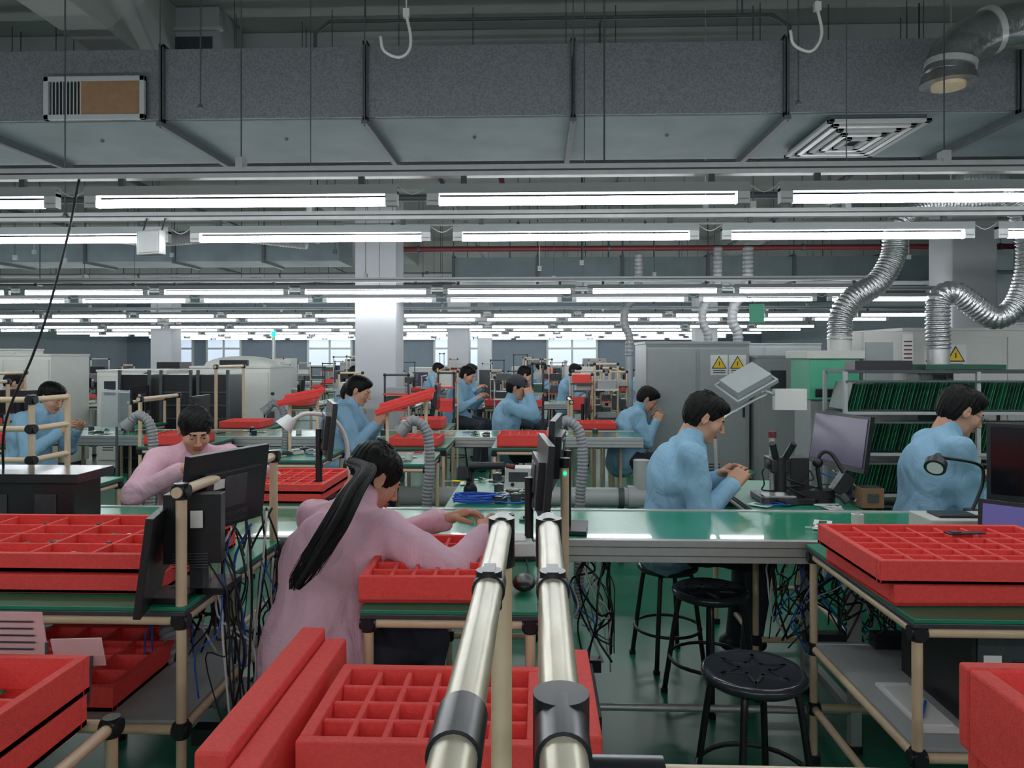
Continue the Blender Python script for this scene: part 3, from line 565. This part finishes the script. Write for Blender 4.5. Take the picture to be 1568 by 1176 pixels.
# ---------------------------------------------------------------- machines
def tri_sign(m,x,y,z,s=.06):
    for (k,mt,dy) in ((1.25,BLACK,0),(1,YEL,-.002)):
        a=s*k; m.add([(x-a,y+dy,z-a*.62),(x+a,y+dy,z-a*.62),(x,y+dy,z+a*1.1)],[(0,1,2)],mt)
    m.boxc((x,y-.004,z+.005),(s*.14,.002,s*.7),BLACK)
def cabinet(x0,x1,y0,y1,h,mt,name,signs=(),panel=True,doors=3,z0=.08):
    m=MB(); m.box(x0,x1,y0,y1,z0,h,mt); m.box(x0+.03,x1-.03,y0+.03,y1-.03,0,z0,BLACK)
    m.box(x0-.01,x1+.01,y0-.01,y1+.01,h,h+.025,mt)
    w=(x1-x0)/doors
    for i in range(doors):
        a=x0+i*w+.02; b=x0+(i+1)*w-.02; m.box(a,b,y0-.015,y0,z0+.1,h-.05,mt); m.box(b-.05,b-.03,y0-.03,y0-.014,h*.55,h*.55+.12,BLACK)
        for j in range(5): m.box(a+.06,a+.2,y0-.018,y0-.014,.3+j*.03,.312+j*.03,DKGREY)
    if panel: m.box(x0+.1,x0+.25,y0-.02,y0-.012,h-.3,h-.12,BLACKG)
    for (sx,sz) in signs: 
        m.boxc((sx,y0-.0155,sz-.01),(.17,.002,.2),PAPER); tri_sign(m,sx,y0-.018,sz); 
        for q in range(2): m.boxc((sx,y0-.0175,sz-.065-q*.02),(.12,.002,.008),DKGREY)
    return m.obj(name,.008)
cabinet(1.08,2.1,7.4,8.2,1.62,GREY,'reflow_oven_cabinet',signs=((1.98,1.42),(1.80,1.42)),doors=2,panel=False)
cabinet(2.14,2.8,7.2,8.2,1.48,GREY,'wave_solder_machine',doors=1)
cabinet(2.92,4.5,6.0,7.0,1.7,CREAM,'reflow_oven_cabinet',signs=((3.16,1.50),(3.32,1.50)),doors=2,panel=False)
cabinet(-4.3,-3.3,9.0,9.8,1.35,CREAM,'pick_and_place_machine',doors=2)
m=MB(); m.sph((-3.8,9.4,1.38),(.48,.35,.12),CREAM,24,10); m.box(-3.95,-3.6,9.04,9.09,1.376,1.45,BLACKG); m.cyl((-3.4,9.4,1.376),(-3.4,9.4,1.75),.02,ALU); m.cyl((-3.4,9.4,1.75),(-3.4,9.4,1.82),.03,LEDG); m.obj('machine_hood_cover')
cabinet(-5.6,-4.7,9.2,9.9,1.3,CREAM,'pick_and_place_machine',doors=1); cabinet(-7.4,-6.2,9.2,10,1.5,CREAM,'reflow_oven_cabinet',doors=2)
cabinet(6.1,7.9,9.0,10,1.9,GREY,'reflow_oven_cabinet',doors=3)
cabinet(-10.5,-8.9,12.3,13,1.6,CREAM,'reflow_oven_cabinet',doors=2); cabinet(2,5,13.2,14,1.7,GREY,'reflow_oven_cabinet',doors=3)
m=MB(); m.box(1.98,2.34,5.45,5.85,1.18,1.5,MINT); m.box(1.95,2.37,5.42,5.88,1.48,1.54,CREAM); m.box(2.0,2.32,5.48,5.82,0.0,1.18,GREY); m.box(2.02,2.3,5.44,5.45,1.2,1.26,BLACK); m.cyl((2.257,5.6,1.54),(2.257,5.6,1.66),.085,CREAM,n=20); m.obj('fume_extraction_hood',.01)
m=MB(); m.box(2.39,2.75,5.5,5.95,0,1.68,CREAM); m.box(2.66,2.74,5.48,5.5,1.45,1.66,PAPER); 
for i in range(5): m.box(2.67,2.73,5.475,5.482,1.48+i*.03,1.49+i*.03,PIPER)
m.box(2.4,2.6,5.49,5.5,1.3,1.6,GREY); m.obj('solder_machine_body',.01)
m=MB(); m.tube([(2.257,5.6,1.62),(2.27,5.6,1.80),(2.36,5.6,1.93),(2.54,5.6,2.05),(2.65,5.6,2.24),(2.69,5.6,2.47),(2.9,5.65,2.62),(3.3,5.7,2.66),(4.2,5.7,2.7)],.085,FOIL,n=18,corr=.06,pitch=.028); m.obj('flexible_duct')
m=MB(); m.tube([(2.77,5.2,1.55),(2.765,5.2,1.75),(2.78,5.2,1.9),(2.87,5.2,1.94),(2.98,5.2,1.87),(3.15,5.2,1.76),(3.3,5.2,1.86),(3.38,5.2,2.15),(3.34,5.2,2.45),(3.2,5.2,2.66),(2.9,5.2,2.7)],.075,FOIL,n=18,corr=.06,pitch=.028); m.obj('flexible_duct')
m=MB(); m.cyl((2.77,5.2,1.4),(2.77,5.2,1.6),.07,ALU,n=20); m.box(2.68,2.86,5.3,5.45,0,1.4,GREY); m.box(2.66,2.88,5.13,5.45,1.38,1.42,GREY); m.box(2.7,2.84,5.14,5.3,1.1,1.38,GREY); m.obj('duct_outlet_stand',.004)
for (x,y,r) in ((1.15,9.3,.05),(2.0,8.75,.05),(2.35,8.75,.06)):
    m=MB(); m.tube([(x,y,1.5),(x,y,1.75),(x-.06,y,1.9),(x-.04,y,2.1),(x+.1,y,2.3),(x+.12,y,2.78)],r,HOSE,n=12,corr=.06,pitch=.05); m.cyl((x,y,0),(x,y,1.5),r*.9,GREY); m.obj('flexible_duct')
m=MB(); m.cyl((3.3,8.3,1.5),(3.3,8.3,1.8),.015,ALU); m.cyl((3.3,8.3,1.8),(3.3,8.3,1.86),.03,LEDO); m.cyl((3.3,8.3,1.74),(3.3,8.3,1.8),.03,LEDG); m.box(3.2,3.4,8.2,8.4,0,1.5,GREY); m.obj('signal_tower_light')
m=MB(); m.boxc((1.85,6.3,1.86),(.02,.12,.16),MINT,(0,0,1.2)); m.cyl((1.85,6.3,1.94),(1.85,7.2,2.2),.003,CABLE); m.obj('hanging_safety_sign')
m=MB(); xa,xb,y0_,y1_=1.95,3.6,4.75,5.08
for x in (xa,(xa+xb)/2,xb):
    for y in (y0_,y1_): m.box(x-.012,x+.012,y-.012,y+.012,0,1.4,GREY)
for z in (.35,.62,.88,1.14): 
    m.box(xa,xb,y0_,y1_,z-.012,z,DKGREY); m.box(xa,xb,y0_-.016,y0_-.004,z-.012,z+.008,GREY); m.boxc(((xa+xb)/2,y0_-.02,z+.2),(xb-xa,.01,.012),STEELD)
    x=xa+.03
    while x<xb-.03:
        m.boxc((x,y0_+.14,z+.105),(.004,.25,.18),PCBD if rnd()<.5 else PCB,(0,.25,U(-.05,.05))); x+=.022
m.boxc(((xa+xb)/2,(y0_+y1_)/2,1.4),(xb-xa,.34,.02),DKGREY); m.boxc((2.2,4.85,1.44),(.36,.16,.06),BLACK); m.boxc((2.7,4.85,1.43),(.5,.2,.03),PCBD)
m.obj('pcb_magazine_rack',.0015)
for x in (-4.3,-3.85,-3.45):
    m=MB(); m.box(x-.17,x+.17,7.75,8.1,.3,1.3,BLACK); 
    for i in range(6): m.box(x-.15,x+.15,7.735,7.75,.4+i*.14,.42+i*.14,DKGREY)
    for dx in (-.16,.16): m.box(x+dx-.015,x+dx+.015,7.72,7.75,0,1.35,STEELD)
    m.obj('smt_magazine_rack',.004)
# ---------------------------------------------------------------- people (implicit surfaces, one skin per figure)
def snets(f,lo,hi,h):
    lo=np.array(lo,float);hi=np.array(hi,float); n=np.ceil((hi-lo)/h).astype(int)+1
    ax=[(lo[i]+h*np.arange(n[i])).astype(np.float32) for i in range(3)]
    G=np.stack(np.meshgrid(*ax,indexing='ij'),-1).reshape(-1,3); Fv=f(G).reshape(n); ins=Fv<0
    cs=np.zeros(n-1,int)
    C=[(a,b,c) for a in(0,1) for b in(0,1) for c in(0,1)]
    for a,b,c in C: cs+=ins[a:n[0]-1+a,b:n[1]-1+b,c:n[2]-1+c]
    act=(cs>0)&(cs<8); I=np.argwhere(act); acc=np.zeros((len(I),3)); cnt=np.zeros(len(I))
    for a in C:
        for b in C:
            if sum(b)-sum(a)==1 and all(b[i]>=a[i] for i in range(3)):
                A=np.array(a);B=np.array(b); fa=Fv[tuple((I+A).T)];fb=Fv[tuple((I+B).T)]; cr=(fa<0)!=(fb<0)
                t=np.where(cr,fa/(np.where(cr,fa-fb,1)),0); p=A+(B-A)*t[:,None]; acc+=p*cr[:,None]; cnt+=cr
    V=lo+h*(I+acc/cnt[:,None]); idx=-np.ones(act.shape,int); idx[act]=np.arange(len(I)); faces=[]
    for ax_ in range(3):
        u=(ax_+1)%3;v=(ax_+2)%3
        s0=[slice(None)]*3;s1=[slice(None)]*3;s0[ax_]=slice(0,-1);s1[ax_]=slice(1,None)
        d=ins[tuple(s0)]!=ins[tuple(s1)]; E=np.argwhere(d); ok=(E[:,u]>0)&(E[:,v]>0)&(E[:,u]<n[u]-1)&(E[:,v]<n[v]-1); E=E[ok]
        def cell(du,dv):
            Q=E.copy();Q[:,u]+=du;Q[:,v]+=dv; return idx[tuple(Q.T)]
        q=np.stack([cell(-1,-1),cell(0,-1),cell(0,0),cell(-1,0)],1); fl=~ins[tuple(E.T)]; q[fl]=q[fl][:,::-1]; faces.append(q)
    return V,np.vstack(faces)
def vec(*a): return np.array(a,float)
def cap(a,b,ra,rb,sx=1.0):
    a=np.array(a,np.float32);b=np.array(b,np.float32); S=np.array([1/sx,1,1],np.float32); a=a*S;b=b*S; d=b-a; dd=float(d@d)+1e-9
    def f(P):
        Q=P*S-a; t=np.clip(Q@d/dd,0,1); return np.linalg.norm(Q-t[:,None]*d,axis=1)-(ra+(rb-ra)*t)
    return f
def ell(c,r,rot=None):
    c=np.array(c,np.float32);r=np.array(r,np.float32)
    def f(P):
        Q=P-c
        if rot is not None: Q=Q@rot.astype(np.float32)
        k0=np.linalg.norm(Q/r,axis=1);k1=np.linalg.norm(Q/(r*r),axis=1)+1e-9; return k0*(k0-1)/k1
    return f
def smin(a,b,k):
    h=np.clip(.5+.5*(b-a)/k,0,1); return b*(1-h)+a*h-k*h*(1-h)
def comb(pr):
    def f(P):
        d=None
        for g,k,lab in pr:
            e=g(P)
            if lab=='-': d=-smin(-d,e,k)
            else: d=e if d is None else smin(d,e,k)
        return d
    return f
def labels(pr,V,F):
    c=V[F].mean(1).astype(np.float32); pp=[q for q in pr if q[2]!='-']; D=np.stack([q[0](c) for q in pp],1)
    return [pp[i][2] for i in D.argmin(1)],c
_hc={}
def head_mesh(style,h):
    key=(style,h)
    if key in _hc: return _hc[key]
    pr=[(ell((0,-.015,.035),(.075,.096,.084)),.02,'skin'),(ell((0,.025,-.03),(.060,.066,.085)),.03,'skin'),(ell((0,.038,-.072),(.044,.046,.042)),.02,'skin'),
        (ell((0,.073,-.1),(.022,.016,.016)),.018,'skin'),(cap((-.03,.082,.02),(.03,.082,.02),.012,.012),.015,'skin'),
        (ell((.038,.06,-.028),(.026,.026,.026)),.02,'skin'),(ell((-.038,.06,-.028),(.026,.026,.026)),.02,'skin'),
        (ell((.032,.104,.003),(.017,.017,.011)),.012,'-'),(ell((-.032,.104,.003),(.017,.017,.011)),.012,'-'),
        (cap((0,.092,.01),(0,.112,-.028),.007,.011),.010,'skin'),(ell((.012,.101,-.034),(.008,.009,.007)),.006,'skin'),(ell((-.012,.101,-.034),(.008,.009,.007)),.006,'skin'),
        (cap((-.017,.094,-.060),(.017,.094,-.060),.0055,.0055),.004,'lips'),(cap((-.014,.094,-.069),(.014,.094,-.069),.006,.006),.004,'lips')]
    for s in (-1,1):
        pr+=[(ell((s*.031,.076,.002),(.015,.0135,.0125)),.003,'eye'),(cap((s*.016,.096,.024),(s*.046,.083,.026),.0036,.003),.003,'hair'),
             (ell((s*.078,-.005,-.002),(.011,.019,.032),R3(.15,0,s*-.35)),.006,'skin'),(ell((s*.09,.002,.004),(.008,.009,.018)),.004,'-')]
    pr+=[(cap((0,-.03,-.03),(0,-.035,-.13),.052,.05),.03,'skin')]
    fem=style in('pony','bun')
    base=ell((0,-.022,.040),(.086,.106,.090)) if not fem else ell((0,-.02,.038),(.086,.106,.092))
    side=ell((0,-.03,.0),(.080,.094,.088))
    top=ell((0,.02,.085),(.068,.074,.042))
    def hair(P):
        d=base(P)
        if not fem: d=smin(d,top(P),.02); d=smin(d,side(P),.015)
        ab=np.abs(P[:,0])
        hl=.742*P[:,1]-.67*P[:,2]-.020-(0.012 if fem else 0.0)
        if not fem: 
            hl=np.maximum(hl,-(P[:,2]+.075)); hl=hl+np.where((P[:,2]<.0)&(P[:,1]>-.02),.022,0)*(ab>.04)
        n=.0018*np.sin(P[:,0]*210+6*np.sin(P[:,1]*60))+.0014*np.sin(P[:,1]*170+P[:,2]*90)
        return np.maximum(d+n,hl*1.0)
    pr.append((hair,.004,'hair'))
    if style=='bun': pr.append((ell((0,-.125,.03),(.045,.035,.045)),.01,'hair'))
    if style=='cap':
        pr.append((lambda P:np.maximum(ell((0,-.015,.05),(.096,.115,.095))(P),.035-P[:,2]),.002,'cap')); pr.append((ell((0,.11,.045),(.06,.06,.008)),.004,'cap'))
    V,F=snets(comb(pr),(-.125,-.185,-.16),(.125,.185,.165),h); L,c=labels(pr,V,F)
    out=[]
    for l,p in zip(L,c):
        if l=='eye':
            dz=p[2]-.002; dx=abs(abs(p[0])-.031)
            if dz>-.001: l='skin' if dz>.001 else 'hair'
            elif dz<-.006: l='skin'
            else: l='hair' if dx<.0055 else 'eyew'
        out.append(l)
    _hc[key]=(V,F,out); return _hc[key]
_hd={}
def hand_mesh(curl,h):
    key=(round(curl,2),h)
    if key in _hd: return _hd[key]
    def rbox(P):
        q=np.abs((P-np.array([0,.048,0],np.float32)))-np.array([.031,.036,.005],np.float32)
        return np.linalg.norm(np.maximum(q,0),axis=1)+np.minimum(q.max(1),0)-.010
    pr=[(cap((0,-.04,0),(0,.02,0),.025,.024,1.15),.01,'skin'),(rbox,.012,'skin')]
    for i,(x,l,r) in enumerate(((-.030,.062,.0075),(-.010,.074,.0083),(.011,.078,.0086),(.031,.070,.0082))):
        p=vec(x,.086-.004*abs(i-2),0); a=curl*(.8+.12*(3-i)); fan=(x*.9)
        for s,ln in enumerate((.45,.30,.25)):
            ang=a*(s+.7); d=vec(math.sin(fan)*math.cos(ang),math.cos(ang)*math.cos(fan),-math.sin(ang)); q=p+d*l*ln*1.0
            pr.append((cap(p,q,r*(1-.08*s),r*(.92-.08*s)),.0035,'skin')); p=q
    pr+=[(cap((.022,.02,-.004),(.045,.047,-.014),.015,.0115),.008,'skin'),(cap((.045,.047,-.014),(.050,.072,-.026-curl*.012),.0105,.009),.003,'skin'),(cap((.050,.072,-.026-curl*.012),(.043,.094,-.036-curl*.02),.009,.0075),.003,'skin')]
    V,F=snets(comb(pr),(-.065,-.07,-.11),(.075,.185,.04),h); _hd[key]=(V,F); return _hd[key]
LM=dict(skin=SKIN,lips=LIPS,hair=HAIR,eyew=EYEW,cap=CAPM,pants=PANTS,shoe=SHOE)
def nrm(v): return v/(np.linalg.norm(v)+1e-9)
def person(name,x,y,seat,yaw,lean,hp,hy,hands,cloth,style='short',h=.009,scale=1.0,poles=None,curl=.55,ro=0,pony=None,glasses=False,stl=True):
    """hands: world xyz of wrists (left,right); local frame: +Y forward, +X right"""
    Rz=R3(0,0,yaw); O=vec(x,y,0); toL=lambda w:(np.array(w,float)-O)@Rz
    k=scale; P=vec(0,0,seat+.10); d1=vec(0,math.sin(lean*.7),math.cos(lean*.7)); d2=vec(0,math.sin(lean*1.35),math.cos(lean*1.35))
    C=P+d1*.29*k; N=C+d2*.20*k; lab='cloth'
    pr=[(cap(P,C,.135*k,.130*k,1.32),.03,lab),(cap(P-d1*.05,P+d1*.03,.147*k,.142*k,1.3),.03,lab),(cap(C,C+d2*.13*k,.124*k,.088*k,1.55),.04,lab)]
    S=[]
    for s in (-1,1): S.append(C+d2*.140*k+vec(s*.172*k,0.0,0))
    pr.append((cap(S[0],S[1],.056*k,.056*k),.05,lab)); pr.append((cap(N-d2*.06,N+d2*.004,.080*k,.06*k),.03,lab))
    pr.append((cap(N-d2*.02,N+d2*.03+vec(0,.004,0),.066*k,.060*k),.006,lab))
    pr.append((ell(C+vec(0,-.045,-.0),(.14*k,.09*k,.17*k)),.04,lab))
    hm=[];EE=[]
    for i,s in enumerate((-1,1)):
        W=toL(hands[i]); A=S[i]; v=W-A; D=np.linalg.norm(v); a,b=.285*k,.25*k
        if D>(a+b)*.985: W=A+v/D*(a+b)*.985; v=W-A; D=np.linalg.norm(v)
        if D<.12: D=.12
        pole=nrm(Rz.T@np.array(poles[i],float)) if poles else nrm(vec(s*.5,-.5,-.8))
        ca=(a*a+D*D-b*b)/(2*a*D); ca=max(-1,min(1,ca)); u=nrm(v); pp=pole-u*(pole@u); pp=nrm(pp); E=A+u*a*ca+pp*a*math.sqrt(max(0,1-ca*ca)); EE.append(E)
        m1=(A+E)/2
        pr+=[(cap(A,m1,.064*k,.061*k),.03,lab),(cap(m1,E,.061*k,.053*k),.02,lab)]
        fd=nrm(W-E); pr+=[(cap(E,W-fd*.035,.053*k,.040*k),.015,lab),(cap(W-fd*.04,W-fd*.012,.043*k,.041*k),.004,lab)]
        hm.append((W,fd,s))
    for s in (-1,1):
        kz=max(seat+.045,.42); K=vec(s*.14,.42*k,kz); A=vec(s*.15,.36*k,.10)
        pr+=[(cap((s*.09,.02,seat+.085),K,.088*k,.066*k),.03,'pants'),(cap(K,A,.064*k,.047*k),.02,'pants'),(cap(A+vec(0,-.04,-.055),A+vec(0,.12,-.062),.043,.036),.01,'shoe')]
    pr.append((cap(P+vec(0,.02,-.0),P+vec(0,.14,.03),.115*k,.085*k,1.45),.04,lab))
    body=comb(pr)
    def ridge(t): return 1-2*np.abs(np.sin(t))**.7
    def bf(Q):
        d=body(Q); X,Y,Z=Q[:,0],Q[:,1],Q[:,2]
        w=.0035*np.sin(26*Z+14*X+3*np.sin(15*Y+5*Z))+.0025*ridge(20*Y-16*Z+3*np.sin(16*X+9*Z))+.002*ridge(24*X+12*Z+3*np.sin(20*Y))
        for E in EE:
            D_=Q-E.astype(np.float32); r=np.linalg.norm(D_,axis=1); w=w+.0035*ridge(r*38+6*D_[:,0]+2*np.sin(D_[:,2]*30))*np.exp(-(r/.12)**2)
        return d+w*(Z>seat*.7)
    allp=[P,C,N]+[q[0] for q in hm]+S+EE
    lo=np.min([np.min(allp,0)-vec(.16,.2,0),vec(-.34,-.25,0)],0); lo[2]=-.01
    hi=np.max([np.max(allp,0)+vec(.16,.16,.12),vec(.34,.62*k,.3)],0)
    V,F=snets(bf,lo,hi,h); L,_=labels(pr,V,F)
    m=MB()
    def put(V,F,L,R,o):
        W=(V@R.T+o)@Rz.T+O; base=m.n; m.V.append(W); m.n+=len(W)
        m.F+=[tuple(q) for q in (F+base).tolist()]
        m.M+=[m.mi(cloth if l=='cloth' else LM[l]) for l in L]; m.S+=[True]*len(F)
    put(V,F,L,np.eye(3),vec(0,0,0))
    nd=nrm(vec(0,math.sin(lean*1.3+.25),math.cos(lean*1.3+.25))); HR=R3(-hp,0,0); HR=R3(0,0,hy)@HR@R3(0,ro,0)
    HC=N+nd*.133*k; hs=.94*(k*.5+.5)
    hv,hf,hl=head_mesh(style,.0032 if h<.013 else .0065); put(hv*hs,hf,hl,HR,HC)
    nV,nF=snets(cap(N-d2*.02,HC+HR@vec(0,-.03,-.06),.05*k,.05*k),N-vec(.1,.12,.1),HC+vec(.1,.12,.1),max(.008,h*.8)); put(nV,nF,['skin']*len(nF),np.eye(3),vec(0,0,0))
    for (W,fd,s) in hm:
        pn=nrm(vec(-s*.55,0,-.8)); z=-(pn-fd*(pn@fd)); z=nrm(z); xx=np.cross(fd,z)
        R=np.stack([xx,fd,z],1); hv2,hf2=hand_mesh(curl,.0028 if h<.013 else .005)
        v=hv2.copy(); f=hf2
        if (xx[0]*s)>0: v=v*np.array([-1,1,1]); f=f[:,::-1]
        put(v,f,['skin']*len(f),R,W)
    def w(p): return (HR@np.array(p,float)*hs+HC)@Rz.T+O
    if style!='cap':
        cnt=120 if h<.013 else 0
        random.seed(5)
        for i in range(cnt):
            t=U(-1.2,1.2);a=U(.2,1.4); r_=(.083,.101,.086)
            p=vec(r_[0]*math.sin(t)*math.cos(a*.5),-.02+r_[1]*math.cos(a)*.9,.045+r_[2]*math.sin(a)*math.cos(t)); 
            q=p*1.0+vec(U(-.01,.01),-.035,.004+U(0,.005)); e=p+vec(U(-.02,.02),-.07,.002)
            m.tube([w(p),w(q*1.01),w(e*.98)],.0013,HAIR,n=4,ns=3)
    if pony:
        pts=[w((0,-.085,.03)),w((0,-.108,.005))]+[np.array(q,float) for q in pony]; pts=np.array(pts); n=len(pts)
        prof=np.interp(np.linspace(0,1,n),[0,.16,.35,.55,.85,1],[.03,.022,.036,.048,.044,.022])
        m.tube(pts,.020,HAIR,n=10,r1=.012); random.seed(3)
        for i in range(420):
            a=U(0,6.28);rr=math.sqrt(rnd()); st=[pts[j]+vec(math.cos(a),math.sin(a)*.3,math.sin(a)*.3+math.cos(a)*.2)*prof[j]*rr+vec(U(-.004,.004),U(-.002,.002),0) for j in range(n)]
            e=U(.7,1); kx=max(4,int(round(n*e))); m.tube(st[:kx],.0034,HAIR,n=4,ns=4,r1=.0008)
        m.sph(pts[1],(.022,.022,.022),BLACK)
    if glasses:
        for s in (-1,1):
            m.tube([w((s*.032+.021*math.cos(t),.112,.003+.016*math.sin(t))) for t in np.linspace(0,6.283,17)],.0014,BLACK,n=5,smooth=False)
            m.tube([w((s*.053,.111,.006)),w((s*.08,.03,.008)),w((s*.083,0,.004))],.0014,BLACK,n=5,smooth=False)
        m.tube([w((-.011,.112,.006)),w((.011,.112,.006))],.0014,BLACK,n=5,smooth=False)
    ob=m.obj(name)
    if stl: stool(x,y,seat-.03,.15,U(0,1))
    return ob
person('seated_man_in_blue_smock',.64,3.66,.51,-H-.05,.24,.48,-.1,[(.92,3.74,.895),(.93,3.56,.89)],BLUE,'short',poles=[(-.2,.3,-1),(-.35,-.35,-1)])
m=MB(); m.boxc((1.01,3.62,.935),(.06,.09,.005),PCB,(.2,-.3,.3)); m.boxc((1.01,3.62,.942),(.02,.03,.01),BLACK,(.2,-.3,.3)); m.obj('circuit_board')
person('seated_man_in_blue_smock',1.88,3.66,.54,-H-.08,.22,.48,-.05,[(2.2,3.8,.88),(2.19,3.56,.88)],BLUE,'short',poles=[(-.2,.3,-1),(-.35,-.35,-1)],glasses=True)
person('seated_woman_in_pink_smock',-.71,2.31,.46,-math.radians(32),.42,.6,-.5,[(-.34,2.70,.90),(-.17,2.44,.91)],PINK,'pony',scale=.96,poles=[(-.6,.3,-.6),(.9,-.8,-.5)],
       pony=[(-.555,2.38,1.13),(-.575,2.26,1.075),(-.60,2.16,1.0),(-.635,2.105,.93),(-.665,2.085,.875),(-.685,2.08,.84)])
person('seated_woman_in_pink_smock',-1.82,3.84,.48,-math.radians(152),.30,.45,.15,[(-1.42,3.62,.95),(-1.72,3.5,.95)],PINK,'bun',scale=.95,poles=[(.8,.2,-.5),(-.9,-.1,-.4)])
FH=.018
person('seated_man_in_blue_smock',-4.02,5.65,.5,-H,.3,.45,-.2,[(-3.66,5.75,.92),(-3.64,5.5,.92)],BLUE,'short',h=.015)
person('seated_man_in_blue_smock',-1.62,6.0,.52,-H,.2,.4,-.1,[(-1.31,6.1,.95),(-1.31,5.9,.95)],BLUE,'short',h=.014,stl=True)
person('seated_man_in_blue_smock',-2.05,7.2,.46,-H-.3,.35,.5,0,[(-1.75,7.2,.9),(-1.75,7.0,.9)],BLUE,'short',h=FH)
person('seated_man_in_blue_smock',-.33,7.25,.48,-H,.15,.25,-.2,[(-.08,7.3,1.12),(-.08,7.1,1.12)],BLUE,'cap',h=.014)
person('seated_man_in_blue_smock',.82,6.9+.3,.42,-H,.35,.6,-.2,[(1.12,7.2,.88),(1.12,7.0,.88)],BLUE,'short',h=.014,stl=False)
person('seated_man_in_blue_smock',-6.0,8.0,.5,-H+.6,.2,.4,0,[(-5.7,8.2,.95),(-5.7,8.0,.95)],BLUE,'short',h=.022)
person('seated_woman_in_pink_smock',-4.75,8.7,.5,-H-.8,.3,.5,0,[(-4.5,8.5,.95),(-4.6,8.4,.95)],PINK,'bun',h=.022)
for (x,y,yw,c,st) in ((-2.6,9.75,-H,BLUE,'short'),(-.35,9.72,-H,BLUE,'short'),(-1.1,9.75,-H-.3,BLUE,'short'),(-1.3,12.55,-H-.4,BLUE,'short'),(.45,12.55,-H,BLUE,'short'),(-2.9,12.55,-H,BLUE,'short'),(-5.6,12.6,-H,BLUE,'short'),(-2.1,14.15,-H,BLUE,'short'),(-.1,14.1,-H,BLUE,'bun'),(-9.5,14.1,-H,BLUE,'short'),(1.6,12.55,-H,BLUE,'short'),(-7.6,10.4,-H+.4,BLUE,'short'),(-.1,16.5,-H,BLUE,'short'),(-3.9,16.5,-H,BLUE,'bun'),(2.2,16.5,-H,BLUE,'short')):
    Rr=R3(0,0,yw); f_=Rr@vec(0,.36,0); r_=Rr@vec(.12,0,0); b=vec(x,y,.95)
    person('seated_worker_in_smock',x,y,.56,yw,.25,.4,0,[b+f_-r_,b+f_+r_],c,st,h=.026)
# ---------------------------------------------------------------- camera, world
cam=bpy.data.cameras.new('camera'); co=bpy.data.objects.new('camera',cam); sc.collection.objects.link(co)
co.location=(0,0,1.5); co.rotation_euler=(math.radians(90),0,math.radians(1.98)); cam.sensor_width=36; cam.lens=36*1130/1568; cam.shift_y=-43/1568; cam.clip_start=.05
sc.camera=co
w=bpy.data.worlds.new('world'); sc.world=w; w.use_nodes=True; w.node_tree.nodes['Background'].inputs[0].default_value=(.6,.7,.8,1); w.node_tree.nodes['Background'].inputs[1].default_value=.3
sc.view_settings.view_transform='Standard'; sc.view_settings.exposure=.1; sc.view_settings.gamma=1.06
